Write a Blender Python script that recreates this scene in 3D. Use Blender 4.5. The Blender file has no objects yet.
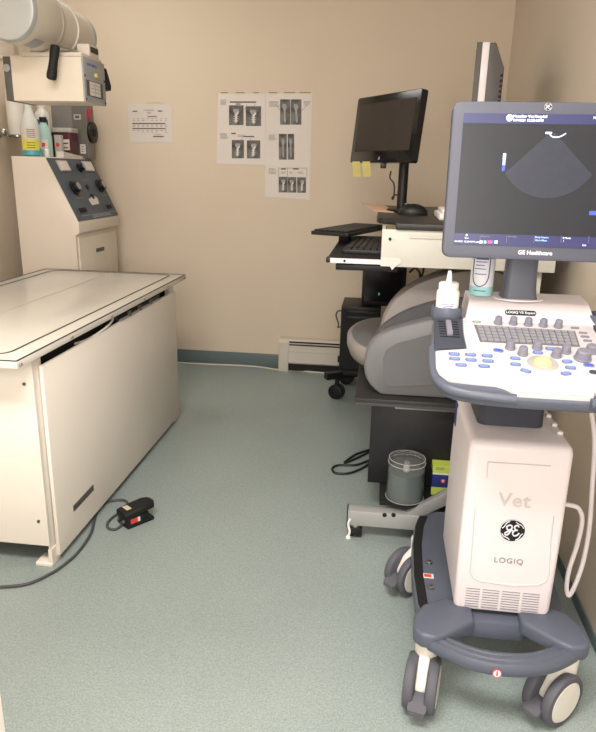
import bpy, bmesh, math, random
from mathutils import Vector, Matrix
random.seed(7)
C = bpy.context.scene.collection
R_ = math.radians

# ------------------------------------------------------------------ camera geometry
F_PX, CX, CY, CAM_H = 652.6346, 298.0, 366.0, 1.2
def _basis():
    dz = Vector((250 - CX, 2540 - CY, F_PX)); Z = -dz.normalized()
    Y = Vector((385 - CX, 172 - CY, F_PX)); Y -= Z * Y.dot(Z); Y.normalize()
    return Y.cross(Z), Y, Z
BX, BY, BZ = _basis()
ORG = Vector((0, 0, CAM_H))
def ray(p):
    d = Vector((p[0] - CX, p[1] - CY, F_PX)); return Vector((BX.dot(d), BY.dot(d), BZ.dot(d)))
def on_plane(p, p0, n):
    d = ray(p); n = Vector(n); return ORG + d * ((Vector(p0) - ORG).dot(n) / d.dot(n))
def onZ(x, y, z=0.0): return on_plane((x, y), (0, 0, z), (0, 0, 1))
def onY(x, y, Y): return on_plane((x, y), (0, Y, 0), (0, 1, 0))
def onX(x, y, X): return on_plane((x, y), (X, 0, 0), (1, 0, 0))

# ------------------------------------------------------------------ materials
def s2l(c): return c / 12.92 if c <= .04045 else ((c + .055) / 1.055) ** 2.4
def rgb(h): return tuple(s2l(int(h[i:i + 2], 16) / 255) for i in (0, 2, 4)) + (1,)
MATS = {}
def mat(name, hexc, rough=.5, metal=0, var=.04, scale=12, bump=0, bscale=200, emit=0, alpha=1, trans=0, ior=1.45, coat=0, spec=.5):
    if name in MATS: return MATS[name]
    m = bpy.data.materials.new(name); m.use_nodes = True
    nt = m.node_tree; b = nt.nodes['Principled BSDF']
    col = rgb(hexc)
    b.inputs['Roughness'].default_value = rough; b.inputs['Metallic'].default_value = metal
    b.inputs['IOR'].default_value = ior; b.inputs['Specular IOR Level'].default_value = spec
    b.inputs['Transmission Weight'].default_value = trans; b.inputs['Alpha'].default_value = alpha
    b.inputs['Coat Weight'].default_value = coat
    tc = nt.nodes.new('ShaderNodeTexCoord')
    nz = nt.nodes.new('ShaderNodeTexNoise'); nz.inputs['Scale'].default_value = scale; nz.inputs['Detail'].default_value = 4
    nt.links.new(tc.outputs['Object'], nz.inputs['Vector'])
    rp = nt.nodes.new('ShaderNodeValToRGB')
    rp.color_ramp.elements[0].position = .3; rp.color_ramp.elements[1].position = .7
    rp.color_ramp.elements[0].color = tuple(c * (1 - var) for c in col[:3]) + (1,)
    rp.color_ramp.elements[1].color = tuple(min(1, c * (1 + var)) for c in col[:3]) + (1,)
    nt.links.new(nz.outputs['Fac'], rp.inputs['Fac']); nt.links.new(rp.outputs['Color'], b.inputs['Base Color'])
    if emit:
        b.inputs['Emission Color'].default_value = col; b.inputs['Emission Strength'].default_value = emit
    if bump:
        n2 = nt.nodes.new('ShaderNodeTexNoise'); n2.inputs['Scale'].default_value = bscale; n2.inputs['Detail'].default_value = 3
        nt.links.new(tc.outputs['Object'], n2.inputs['Vector'])
        bp = nt.nodes.new('ShaderNodeBump'); bp.inputs['Strength'].default_value = bump; bp.inputs['Distance'].default_value = .002
        nt.links.new(n2.outputs['Fac'], bp.inputs['Height']); nt.links.new(bp.outputs['Normal'], b.inputs['Normal'])
    MATS[name] = m; return m

def floor_mat():
    m = bpy.data.materials.new('speckled_vinyl'); m.use_nodes = True
    nt = m.node_tree; b = nt.nodes['Principled BSDF']; b.inputs['Roughness'].default_value = .42
    b.inputs['Specular IOR Level'].default_value = .45
    tc = nt.nodes.new('ShaderNodeTexCoord')
    big = nt.nodes.new('ShaderNodeTexNoise'); big.inputs['Scale'].default_value = 1.3; big.inputs['Detail'].default_value = 3
    fine = nt.nodes.new('ShaderNodeTexNoise'); fine.inputs['Scale'].default_value = 230; fine.inputs['Detail'].default_value = 2
    for n in (big, fine): nt.links.new(tc.outputs['Object'], n.inputs['Vector'])
    r1 = nt.nodes.new('ShaderNodeValToRGB'); e = r1.color_ramp.elements
    e[0].position = .25; e[0].color = rgb('828d8b'); e[1].position = .75; e[1].color = rgb('a1adab')
    r2 = nt.nodes.new('ShaderNodeValToRGB'); e = r2.color_ramp.elements
    e[0].position = .3; e[0].color = (.88, .89, .89, 1); e[1].position = .7; e[1].color = (1.04, 1.04, 1.03, 1)
    nt.links.new(fine.outputs['Fac'], r1.inputs['Fac']); nt.links.new(big.outputs['Fac'], r2.inputs['Fac'])
    mx = nt.nodes.new('ShaderNodeMix'); mx.data_type = 'RGBA'; mx.blend_type = 'MULTIPLY'; mx.inputs['Factor'].default_value = 1
    nt.links.new(r1.outputs['Color'], mx.inputs['A']); nt.links.new(r2.outputs['Color'], mx.inputs['B'])
    nt.links.new(mx.outputs['Result'], b.inputs['Base Color'])
    bp = nt.nodes.new('ShaderNodeBump'); bp.inputs['Strength'].default_value = .12; bp.inputs['Distance'].default_value = .001
    nt.links.new(fine.outputs['Fac'], bp.inputs['Height']); nt.links.new(bp.outputs['Normal'], b.inputs['Normal'])
    return m

def xray_mat():
    m = bpy.data.materials.new('radiograph_print'); m.use_nodes = True
    nt = m.node_tree; b = nt.nodes['Principled BSDF']; b.inputs['Roughness'].default_value = .5
    tc = nt.nodes.new('ShaderNodeTexCoord'); nz = nt.nodes.new('ShaderNodeTexNoise')
    nz.inputs['Scale'].default_value = 22; nz.inputs['Detail'].default_value = 3
    nt.links.new(tc.outputs['Object'], nz.inputs['Vector'])
    r = nt.nodes.new('ShaderNodeValToRGB'); e = r.color_ramp.elements
    e[0].position = .35; e[0].color = rgb('262524'); e[1].position = .72; e[1].color = rgb('7a7774')
    nt.links.new(nz.outputs['Fac'], r.inputs['Fac']); nt.links.new(r.outputs['Color'], b.inputs['Base Color'])
    return m

M = dict(
    wall=mat('painted_wall', 'd4c5b1', .75, var=.015, scale=2.5, bump=.15, bscale=90),
    wall_r=mat('painted_side_wall', 'd5c9b9', .7, var=.015, scale=2.5, bump=.15, bscale=90),
    ceil=mat('ceiling_paint', 'e6e2d8', .9, var=.02, scale=30),
    base=mat('cove_base', '5f6e70', .5, var=.05, scale=6),
    tablew=mat('white_enamel', 'efe7dd', .4, var=.02, scale=3),
    tabletop=mat('table_laminate', 'dad5cc', .25, var=.02, scale=5, coat=.2),
    black=mat('black_plastic', '131315', .45, var=.1, scale=20),
    blackm=mat('matte_black', '121214', .7, var=.1, scale=20),
    blackgloss=mat('glossy_black', '0e0e10', .15, var=.05),
    line=mat('dark_trim', '231f1c', .5),
    seam=mat('seam_grey', 'b9b1a6', .6),
    cream=mat('cream_enamel', 'd6ccbc', .45, var=.02, scale=3),
    consolew=mat('console_cream', 'dacfc1', .45, var=.02, scale=3),
    panelblue=mat('slate_panel', '4a545e', .5, var=.08, scale=15),
    steel=mat('brushed_steel', 'b5b3ae', .3, 1, var=.05),
    screwm=mat('screw_metal', '77726b', .4, .8),
    greyface=mat('grey_face', '9a9a9c', .45, var=.03),
    silver=mat('silver_paint', 'b9b7b4', .35, .3, var=.03),
    tubew=mat('tube_enamel', 'cfc6b9', .35, var=.02),
    tubecap=mat('tube_end_cap', 'aeb0ae', .3, .2, var=.04, scale=3),
    white=mat('white_plastic', 'efece8', .4, var=.015),
    paper=mat('paper', 'dcd4cd', .8, var=.015, scale=8),
    sleeve=mat('paper_in_sleeve', 'd3cbc4', .35, var=.02, scale=8),
    ink=mat('print_ink', '55504d', .8), inkl=mat('print_ink_light', '8e8883', .8),
    bone=mat('bone_grey', 'a09c98', .7, var=.1, scale=40),
    xray=xray_mat(),
    tape=mat('clear_tape', 'cbbf9d', .3),
    heater=mat('heater_enamel', 'cdc5b9', .45, var=.02),
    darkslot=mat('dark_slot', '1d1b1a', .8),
    cable_w=mat('cable_white', 'cfc6b4', .5), cable_b=mat('cable_black', '242426', .5), cable_g=mat('cable_grey', '4b4b4d', .55),
    gew=mat('ultrasound_white', 'e2dadd', .4, var=.01, coat=.1),
    gec=mat('ultrasound_white_dimmed', 'cdc6c9', .45, var=.01),  # ultrasound white darkened in colour to offset strong light from above
    gel=mat('ultrasound_line', 'c9c3c4', .5),
    navy=mat('navy_grey_plastic', '565b69', .42, var=.04, bump=.05, bscale=500),
    navyd=mat('navy_grey_dark', '3c404b', .5, var=.05),
    bezel=mat('bezel_grey', '4d505d', .45, var=.02),
    tyre=mat('tyre_grey', '56565e', .6, var=.04),
    hub=mat('hub_cream', 'e3dfd6', .45, var=.02),
    knob=mat('grey_knob', '7a7a86', .45, var=.03),
    keyg=mat('grey_keys', '8a8a90', .5, var=.04), keybed=mat('grey_key_bed', '68686e', .5),
    bluekey=mat('lit_blue_key', '6f86dd', .4, emit=.35), greyblue=mat('key_rim', '6c7390', .45),
    greenled=mat('green_led', '2fd27a', .4, emit=.5),
    ball=mat('trackball_ivory', 'e2cf8c', .25),
    screen=mat('ultrasound_screen', '26282e', .25, var=.05, emit=.3, spec=.3),
    screenbar=mat('screen_navy_bar', '2c2f58', .25, emit=.4),
    fan=mat('screen_fan', '31343f', .28, var=.08, scale=60, emit=.3, spec=.3),
    glow=mat('screen_glow', 'dfe6ff', .4, emit=.9), glowb=mat('screen_glow_blue', '8fb0ff', .4, emit=.7), screenblue=mat('screen_blue', '3c52c0', .4, emit=.5),
    screenred=mat('screen_red', 'd05060', .4, emit=.5),
    pcscreen=mat('dark_screen', '2e2a29', .12, var=.05, scale=3),
    navyblue=mat('navy_label', '26356e', .5),
    cartcream=mat('cart_enamel', 'cfccc3', .45, var=.02), cartmetal=mat('cart_grey_metal', 'a9a9a9', .4, .25, var=.03),
    worktop=mat('worktop_black', '2b2a2b', .45, var=.08), shelfedge=mat('shelf_edge', '4a4a4c', .4),
    crlight=mat('reader_light_grey', '98928e', .45, var=.03), crband=mat('reader_band', '4f4f53', .5, var=.04), crside=mat('reader_side', '78787a', .45, var=.03), crside2=mat('reader_side_inset', '6a6a6c', .5, var=.03),
    cabinet=mat('cabinet_black', '1d1d1f', .4, var=.15, scale=4),
    disc=mat('disc_stack', '67706f', .25, .3, var=.08, scale=2), clear=mat('clear_plastic', 'e4ebea', .12, trans=.9, ior=1.2, alpha=.55),
    yellow=mat('yellow_note', 'd9cd79', .8), yellowlab=mat('yellow_label', 'd8cf5a', .6), lime=mat('lime_card', 'c3d65a', .6), red=mat('red_plastic', 'b2303a', .45), redlab=mat('red_label', 'd6453c', .5),
    teal=mat('teal_liquid', '4fa3ad', .3), tealbottle=mat('teal_bottle', 'a9cbc2', .3, var=.03), tealgel=mat('aqua_bottle', '9fd3d6', .3),
    bottlew=mat('bottle_white', 'd8d6cf', .4), bottlehaze=mat('bottle_haze', 'd4d5cf', .35), gelw=mat('bottle_bright', 'f2efea', .45), bluelab=mat('blue_label', '3c5a9a', .5), palelab=mat('pale_label', 'dfe2ea', .5),
    maroon=mat('maroon_plastic', '5a2a34', .4), lidgrey=mat('lid_grey', 'b6b3ad', .45), boxgrey=mat('box_grey', '7d7974', .5, var=.04), boxgreyd=mat('box_grey_dark', '6b6762', .5),
    manila=mat('manila_paper', 'd8b596', .8), towel=mat('paper_towel', 'dcd6cb', .9, bump=.3, bscale=120),
    silverdark=mat('dark_grey_plastic', '55524f', .5),
    diffuser=mat('light_diffuser', 'ffffff', .5, emit=3.0),
    door=mat('door_paint', 'ece8e2', .4, var=.01),
)

# ------------------------------------------------------------------ mesh builder
WORG = {}
class MB:
    def __init__(s): s.v = []; s.f = []; s.mi = []; s.mats = []; s.T = Matrix()
    def _add(s, bm, m, T=None):
        if m not in s.mats: s.mats.append(m)
        k = s.mats.index(m); off = len(s.v); T = s.T @ (T or Matrix())
        flip = T.to_3x3().determinant() < 0
        bm.verts.index_update()
        for v in bm.verts: s.v.append(T @ v.co)
        for f in bm.faces:
            ids = [off + v.index for v in f.verts]
            s.f.append(ids[::-1] if flip else ids); s.mi.append(k)
        bm.free(); return s
    def box(s, lo, hi, m, bev=0, seg=2, rot=None, T=None):
        lo, hi = Vector(lo), Vector(hi); c = (lo + hi) / 2; d = hi - lo
        bm = bmesh.new(); bmesh.ops.create_cube(bm, size=1)
        for v in bm.verts: v.co = Vector((v.co.x * d.x, v.co.y * d.y, v.co.z * d.z))
        if bev: bmesh.ops.bevel(bm, geom=bm.edges[:], offset=min(bev, min(d) * .49), segments=seg, profile=.5, affect='EDGES')
        t = Matrix.Translation(c)
        if rot is not None: t = t @ rot
        return s._add(bm, m, (T or Matrix()) @ t)
    def cyl(s, p0, p1, r0, m, r1=None, n=24, bev=0):
        p0, p1 = Vector(p0), Vector(p1); d = p1 - p0; r1 = r0 if r1 is None else r1
        bm = bmesh.new(); bmesh.ops.create_cone(bm, cap_ends=True, segments=n, radius1=r0, radius2=r1, depth=d.length)
        if bev:
            es = [e for e in bm.edges if len(e.link_faces) == 2 and any(len(f.verts) > 4 for f in e.link_faces)]
            bmesh.ops.bevel(bm, geom=es, offset=bev, segments=2, profile=.5, affect='EDGES')
        return s._add(bm, m, Matrix.Translation((p0 + p1) / 2) @ Vector((0, 0, 1)).rotation_difference(d).to_matrix().to_4x4())
    def sphere(s, c, r, m, sc=(1, 1, 1), n=20):
        bm = bmesh.new(); bmesh.ops.create_uvsphere(bm, u_segments=n, v_segments=n // 2 + 2, radius=r)
        return s._add(bm, m, Matrix.Translation(c) @ Matrix.Diagonal((*sc, 1)))
    def lathe(s, prof, c, m, n=28, axis=(0, 0, 1), sx=1, sy=1):
        bm = bmesh.new(); rings = []
        for r, h in prof:
            rings.append([bm.verts.new((r * sx * math.cos(2 * math.pi * i / n), r * sy * math.sin(2 * math.pi * i / n), h)) for i in range(n)])
        for a, b in zip(rings, rings[1:]):
            for i in range(n): bm.faces.new((a[i], a[(i + 1) % n], b[(i + 1) % n], b[i]))
        bm.faces.new(rings[0][::-1]); bm.faces.new(rings[-1])
        return s._add(bm, m, Matrix.Translation(c) @ Vector((0, 0, 1)).rotation_difference(Vector(axis)).to_matrix().to_4x4())
    def loft(s, loops, m, close=True, caps=True):
        bm = bmesh.new(); rs = [[bm.verts.new(p) for p in L] for L in loops]; n = len(rs[0])
        for a, b in zip(rs, rs[1:]):
            for i in range(n if close else n - 1): bm.faces.new((a[i], a[(i + 1) % n], b[(i + 1) % n], b[i]))
        if caps: bm.faces.new(rs[0][::-1]); bm.faces.new(rs[-1])
        bmesh.ops.recalc_face_normals(bm, faces=bm.faces[:])
        return s._add(bm, m)
    def prism(s, poly, a, b, m, axis='z', bev=0, seg=2):
        mp = dict(z=lambda p, t: (p[0], p[1], t), y=lambda p, t: (p[0], t, p[1]), x=lambda p, t: (t, p[0], p[1]))[axis]
        bm = bmesh.new(); A = [bm.verts.new(mp(p, a)) for p in poly]; B = [bm.verts.new(mp(p, b)) for p in poly]; n = len(poly)
        bm.faces.new(A[::-1]); bm.faces.new(B)
        for i in range(n): bm.faces.new((A[i], A[(i + 1) % n], B[(i + 1) % n], B[i]))
        bmesh.ops.recalc_face_normals(bm, faces=bm.faces[:])
        if bev: bmesh.ops.bevel(bm, geom=bm.edges[:], offset=bev, segments=seg, profile=.5, affect='EDGES', clamp_overlap=True)
        return s._add(bm, m)
    def quad(s, pts, m, thick=.0006):
        """thin solid card through the given corner points"""
        pts = [Vector(p) for p in pts]; n = (pts[1] - pts[0]).cross(pts[-1] - pts[0]).normalized() * thick
        return s.loft([[p - n * .5 for p in pts], [p + n * .5 for p in pts]], m)
    def tube(s, pts, r, m, n=8, sm=True, sub=6):
        pts = [Vector(p) for p in pts]
        if sm and len(pts) > 2:
            P = [pts[0] * 2 - pts[1]] + pts + [pts[-1] * 2 - pts[-2]]; out = []
            for i in range(1, len(P) - 2):
                for k in range(sub):
                    t = k / sub; a, b, c, d = P[i - 1:i + 3]
                    out.append(.5 * ((2 * b) + (c - a) * t + (2 * a - 5 * b + 4 * c - d) * t * t + (3 * b - a - 3 * c + d) * t ** 3))
            pts = out + [pts[-1]]
        loops = []; up = None
        for i, p in enumerate(pts):
            d = (pts[min(i + 1, len(pts) - 1)] - pts[max(i - 1, 0)]).normalized()
            if up is None: up = d.orthogonal().normalized()
            up = (up - d * up.dot(d)).normalized(); w = d.cross(up)
            loops.append([p + (up * math.cos(2 * math.pi * k / n) + w * math.sin(2 * math.pi * k / n)) * r for k in range(n)])
        return s.loft(loops, m)
    def text(s, string, size, m, T, depth=.0006, bold=0, shear=0, align='CENTER', space=1):
        cu = bpy.data.curves.new('lettering', 'FONT'); cu.body = string; cu.size = size; cu.extrude = depth / 2
        cu.offset = bold; cu.shear = shear; cu.align_x = align; cu.align_y = 'CENTER'; cu.resolution_u = 3; cu.space_character = space
        o = bpy.data.objects.new('lettering', cu); C.objects.link(o)
        dg = bpy.context.evaluated_depsgraph_get(); me = bpy.data.meshes.new_from_object(o.evaluated_get(dg))
        bm = bmesh.new(); bm.from_mesh(me); bpy.data.objects.remove(o); bpy.data.curves.remove(cu); bpy.data.meshes.remove(me)
        return s._add(bm, m, T)
    def build(s, name, parent=None, smooth=True, angle=35):
        me = bpy.data.meshes.new(name)
        lo = Vector((min(v[i] for v in s.v) for i in range(3))); hi = Vector((max(v[i] for v in s.v) for i in range(3)))
        o0 = (lo + hi) / 2
        if parent is None: o0.z = lo.z
        me.from_pydata([v - o0 for v in s.v], [], s.f)
        for m in s.mats: me.materials.append(m)
        for p, k in zip(me.polygons, s.mi): p.material_index = k; p.use_smooth = smooth
        if smooth: me.set_sharp_from_angle(angle=R_(angle))
        o = bpy.data.objects.new(name, me); C.objects.link(o)
        if parent: o.parent = parent; o.location = o0 - WORG[parent.name]
        else: o.location = o0
        WORG[o.name] = o0.copy(); return o

def tag(o, label, cat, group=None):
    o['label'] = label; o['category'] = cat
    if group: o['group'] = group
    return o
def thing(name, label, cat, loc, group=None):
    o = bpy.data.objects.new(name, None); o.empty_display_size = .05; C.objects.link(o); o.location = loc
    WORG[o.name] = Vector(loc); return tag(o, label, cat, group)
def struct(name, mb, **k):
    o = mb.build(name, **k); o['kind'] = 'structure'; return o
def frame(origin, xdir, ydir):
    """matrix whose local x,y span a surface and z is its outward normal"""
    x = Vector(xdir).normalized(); z = x.cross(Vector(ydir)).normalized(); y = z.cross(x)
    m = Matrix((x, y, z)).transposed().to_4x4(); m.translation = Vector(origin); return m
def rrect(x0, y0, x1, y1, r, n=6):
    out = []
    for cx, cy, a in ((x1 - r, y1 - r, 0), (x0 + r, y1 - r, 90), (x0 + r, y0 + r, 180), (x1 - r, y0 + r, 270)):
        for i in range(n + 1):
            t = R_(a + 90 * i / n); out.append((cx + r * math.cos(t), cy + r * math.sin(t)))
    return out
def strip(mb, loop, w, z0, z1, m):
    """a closed line of width w following a rounded loop (centred on it)"""
    n = len(loop); P = [Vector(p) for p in loop]; inn, out = [], []
    for i in range(n):
        d = (P[(i + 1) % n] - P[i - 1]); nn = Vector((d.y, -d.x)).normalized() * (w / 2)
        inn.append(P[i] - nn); out.append(P[i] + nn)
    bm = bmesh.new()
    mk = lambda L, z: [bm.verts.new((p.x, p.y, z)) for p in L]
    a, b, c, d = mk(inn, z1), mk(out, z1), mk(inn, z0), mk(out, z0)
    for i in range(n):
        j = (i + 1) % n
        bm.faces.new((a[i], a[j], b[j], b[i])); bm.faces.new((b[i], b[j], d[j], d[i]))
        bm.faces.new((c[j], c[i], d[i], d[j])); bm.faces.new((a[j], a[i], c[i], c[j]))
    bmesh.ops.recalc_face_normals(bm, faces=bm.faces[:])
    mb._add(bm, m)

# ------------------------------------------------------------------ room shell
XR, XL, YB, YF, ZC = .625, -2.06, 3.9, -1.2, 2.45
struct('floor', MB().box((XL, YF, -.06), (XR, YB, 0), floor_mat()))
struct('ceiling', MB().box((XL - .1, YF - .1, ZC), (XR + .1, YB + .1, ZC + .06), M['ceil']))
struct('wall_back', MB().box((XL - .1, YB, -.06), (XR + .1, YB + .1, ZC), M['wall']))
struct('wall_right', MB().box((XR, YF, -.06), (XR + .1, YB, ZC), M['wall_r']))
struct('wall_left', MB().box((XL - .1, YF, -.06), (XL, YB, ZC), M['wall']))
struct('wall_front', MB().box((XL - .1, YF - .1, -.06), (XR + .1, YF, ZC), M['wall']))
def cove(lo, hi): return MB().box(lo, hi, M['base'], bev=.003)
struct('baseboard_back', cove((XL, YB - .009, 0), (XR, YB, .09)))
struct('baseboard_right', cove((XR - .006, YF, 0), (XR, YB - .01, .035)))
struct('baseboard_left', cove((XL, YF, 0), (XL + .009, YB - .01, .09)))
# low white box standing in for a door edge at the lower left
dj = onY(4.2, 715, .6)
t = thing('door_edge_standin', 'low white box standing in for a door edge at the lower left corner', 'cabinet', (dj.x - .21, .38, 0))
MB().box((dj.x - .42, .16, .0), (dj.x - .016, .6, .70), M['door'], bev=.003).build('case', t)
MB().box((dj.x - .43, .15, .70), (dj.x, .605, .725), M['door'], bev=.003).build('top', t)
d = MB().box((dj.x - .016, .17, .06), (dj.x, .60, .69), M['door'], bev=.003).build('door', t)
MB().cyl((dj.x + .001, .26, .60), (dj.x + .02, .26, .60), .01, M['steel'], bev=.002).build('knob', d)

# ------------------------------------------------------------------ ceiling lights (fixtures out of view above the frame)
def ceiling_light(x, y, power, label, sx=1.2, sy=.6):
    t = thing('ceiling_light', label, 'light', (x, y, ZC - .05), 'ceiling lights')
    f = MB(); 
    for lo, hi in (((-sx / 2, -sy / 2), (sx / 2, -sy / 2 + .03)), ((-sx / 2, sy / 2 - .03), (sx / 2, sy / 2)), ((-sx / 2, -sy / 2), (-sx / 2 + .03, sy / 2)), ((sx / 2 - .03, -sy / 2), (sx / 2, sy / 2))):
        f.box((x + lo[0], y + lo[1], ZC - .05), (x + hi[0], y + hi[1], ZC), M['white'])
    f.build('frame', t)
    MB().box((x - sx / 2 + .03, y - sy / 2 + .03, ZC - .03), (x + sx / 2 - .03, y + sy / 2 - .03, ZC - .02), M['diffuser']).build('diffuser', t)
    l = bpy.data.lights.new('ceiling_lamp', 'AREA'); l.shape = 'RECTANGLE'; l.size = sx - .1; l.size_y = sy - .1; l.energy = power; l.color = (1, .96, .92)
    o = bpy.data.objects.new('ceiling_lamp', l); C.objects.link(o); o.location = (x, y, ZC - .06)
ceiling_light(-.35, .35, 56, 'flat ceiling light panel near the doorway')
ceiling_light(-1.5, 3.0, 5.5, 'flat square ceiling light added to brighten the console corner', .6, .6)  # added fixture, lifts the dark left wall beside the console

# added fill light behind the camera, brightens surfaces that face it
l = bpy.data.lights.new('front_fill_lamp', 'AREA'); l.shape = 'RECTANGLE'; l.size = 1.3; l.size_y = 1.5; l.energy = 47; l.color = (1, .96, .93)
o = bpy.data.objects.new('front_fill_lamp', l); C.objects.link(o); o.location = (-.1, YF + .05, 1.55); o.rotation_euler = (R_(90), 0, 0)

# ------------------------------------------------------------------ x-ray table
tb = thing('xray_table', 'long white enamel table with panelled sides and black-lined top', 'table', (-1.29, 2.3, 0))
TX0, TX1, TY0, TY1, TZ = -1.66, -.934, 1.545, 3.085, .70
MB().box((TX0, TY0, .679), (TX1, TY1, TZ), M['tabletop'], bev=.003).build('table_top', tb)
b = MB(); lp = rrect(TX0 + .06, TY0 + .055, TX1 - .066, TY1 - .03, .045); strip(b, lp, .007, TZ + .0002, TZ + .0012, M['line'])
b.build('inlay_line', tb)
b = MB(); strip(b, rrect(TX0 + .004, TY0 + .004, TX1 - .004, TY1 - .004, .003), .006, TZ + .0002, TZ + .0015, M['line']); b.build('edge_line', tb)
MB().box((-1.304, TY0 + .06, TZ + .0002), (-1.301, TY1 - .035, TZ + .0008), M['seam']).build('seam', tb)
for yy in (1.56, 1.86, 2.17, 2.5, 2.8, 3.05):
    MB().cyl((TX1 - .001, yy, .6895), (TX1 + .0025, yy, .685), .0055, M['screwm'], n=12).build('screw', tb)
for xx in (-1.02, -1.3, -1.58):
    MB().cyl((xx, TY0 + .001, .6895), (xx, TY0 - .0025, .6895), .0055, M['screwm'], n=12).build('screw', tb)
for xx in (-1.61, -.962):
    for yy in (1.66, 2.90):
        MB().box((xx - .003, yy, .012), (xx + .003 + .03 * (xx < -1), yy + .05, .679), M['tablew'], bev=.002).build('corner_post', tb)
        sx = 1 if xx > -1 else -1
        f = MB(); f.box((xx - .045 * (sx > 0) - .005, yy - .002, 0), (xx + .005 + .045 * (sx < 0), yy + .055, .012), M['tablew'], bev=.002)
        f.box((xx - .005, yy, .01), (xx + .006, yy + .052, .06), M['tablew']); f.build('foot', tb)
p = MB(); p.box((-.957, 1.69, .022), (-.945, 2.94, .645), M['tablew'], bev=.002)
p.build('front_panel', tb)
p = MB(); p.box((-1.62, 1.655, .075), (-.958, 1.668, .679), M['tablew'], bev=.002)
for z in (.60, .16):
    p.cyl((-.985, 1.655, z), (-.985, 1.652, z), .005, M['screwm'], n=10)
p.build('end_panel', tb)
MB().box((-1.62, 2.93, .05), (-.958, 2.942, .679), M['tablew'], bev=.002).build('end_panel', tb)
MB().box((-1.62, 1.67, .05), (-1.608, 2.93, .679), M['tablew'], bev=.002).build('back_panel', tb)
MB().box((-1.60, 1.70, .40), (-.99, 2.92, .655), M['darkslot']).build('gap_shade_core', tb)  # dark core put in so the gap under the top looks shaded
a, c = onX(73, 505, -.945), onX(93, 487, -.945)
MB().box((-.946, a.y, .118), (-.9425, c.y, .138), M['silverdark']).build('model_plate', tb)['label'] = 'small dark plate low on the side panel'
# cassette tray showing in the gap under the top
t0, t1 = onX(118, 321, -.95).y, onX(159, 299, -.95).y
b = MB(); b.box((-1.4, 2.26, .648), (-.952, 2.74, .664), M['black'], bev=.002)
b.box((-.955, 2.28, .646), (-.942, 2.72, .652), M['cartmetal']); 
for yy in (2.36, 2.47, 2.6): b.box((-.956, yy, .648), (-.941, yy + .015, .668), M['silverdark'])
b.build('cassette_tray', tb)['label'] = 'black cassette tray in the gap below the top'
MB().tube([(-.99, 2.30, .662), (-.955, 2.22, .660), (-.945, 2.12, .652), (-.96, 2.02, .640), (-1.0, 1.98, .63)], .004, M['white']).build('tray_cable', tb)

# ------------------------------------------------------------------ generator control console
cn = thing('xray_control_console', 'cream floor console with sloping slate-grey control panel in the corner', 'console', (-1.69, 3.48, 0))
CY0, CY1 = 3.22, 3.75
prof = [(-1.86, .0), (-1.86, 1.237), (-1.684, 1.237), (-1.53, .915), (-1.53, .868), (-1.552, .853), (-1.552, .0)]
MB().prism(prof, CY0, CY1, M['consolew'], axis='y', bev=.003).build('cabinet', cn)
sl = Vector((-1.53 + 1.684, 0, .915 - 1.237)); sn = Vector((-sl.z, 0, sl.x)).normalized()
def cpt(u, v, off=0): # u along the panel's width (toward back), v down the slope
    return Vector((-1.684, CY0, 1.237)) + Vector((0, (CY1 - CY0) * u, 0)) + sl * v + sn * off
CT = lambda u, v, off=0: frame(cpt(u, v, off), (0, 1, 0), -sl)
b = MB(); L = [cpt(.015, .02), cpt(.985, .02), cpt(.985, .97), cpt(.015, .97)]
b.loft([[p for p in L], [p + sn * .005 for p in L]], M['panelblue'])
for (u, v, w) in ((.6, .36, .09), (.27, .63, .09), (.88, .62, .07), (.55, .90, .45)):
    b.box((-w / 2, -.001, 0), (w / 2, .001, .0006), M['greyface'], T=CT(u, v, .005))
b.text('GENERATOR CONTROL', .022, M['greyface'], CT(.58, .935, .0053), depth=.0004)
b.build('control_panel', cn)['label'] = 'slate-grey sloping panel with knobs and two meters'
for u in (.26, .82):
    b = MB(); b.box((-.058, -.03, 0), (.058, .03, .006), M['silver'], bev=.002, T=CT(u, .14, .005)); b.box((-.05, -.023, 0), (.05, .023, .001), M['paper'], T=CT(u, .14, .0112)); b.build('meter', cn)
for u, v, r in ((.59, .17, .022), (.25, .48, .034), (.86, .47, .034)):
    b = MB(); o = cpt(u, v, .005); b.cyl(o, o + sn * .012, r * 1.1, M['black'], bev=.002); b.cyl(o + sn * .012, o + sn * .03, r * .85, M['black'], r1=r * .78, bev=.002)
    b.cyl(o + sn * .03, o + sn * .032, r * .58, M['greyface']); kn = b.build('dial', cn)
b = MB(); b.quad([cpt(.44, .67, .006), cpt(.58, .61, .01), cpt(.66, .66, .007), cpt(.64, .75, .006), cpt(.46, .76, .006)], M['paper']); b.build('note', cn)['label'] = 'torn scrap of white tape on the panel'
b = MB(); b.cyl(cpt(.56, .63, .005), cpt(.56, .63, .012), .014, M['black']); b.build('push_button', cn); b = MB(); b.cyl(cpt(.56, .47, .005), cpt(.56, .47, .011), .013, M['black']); b.build('push_button', cn)
for u in (.14, .19, .24, .80, .86):
    MB().box((-.006, -.011, 0), (.006, .011, .012), M['black'], T=CT(u, .82, .005)).build('switch', cn)
b = MB(); b.box((-1.553, CY0 + .02, .45), (-1.545, CY1 - .02, .838), M['consolew'], bev=.002); d = b.build('door', cn)
MB().box((-1.546, 3.44, .745), (-1.541, 3.54, .765), M['silverdark'], bev=.001).build('handle', d)

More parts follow.
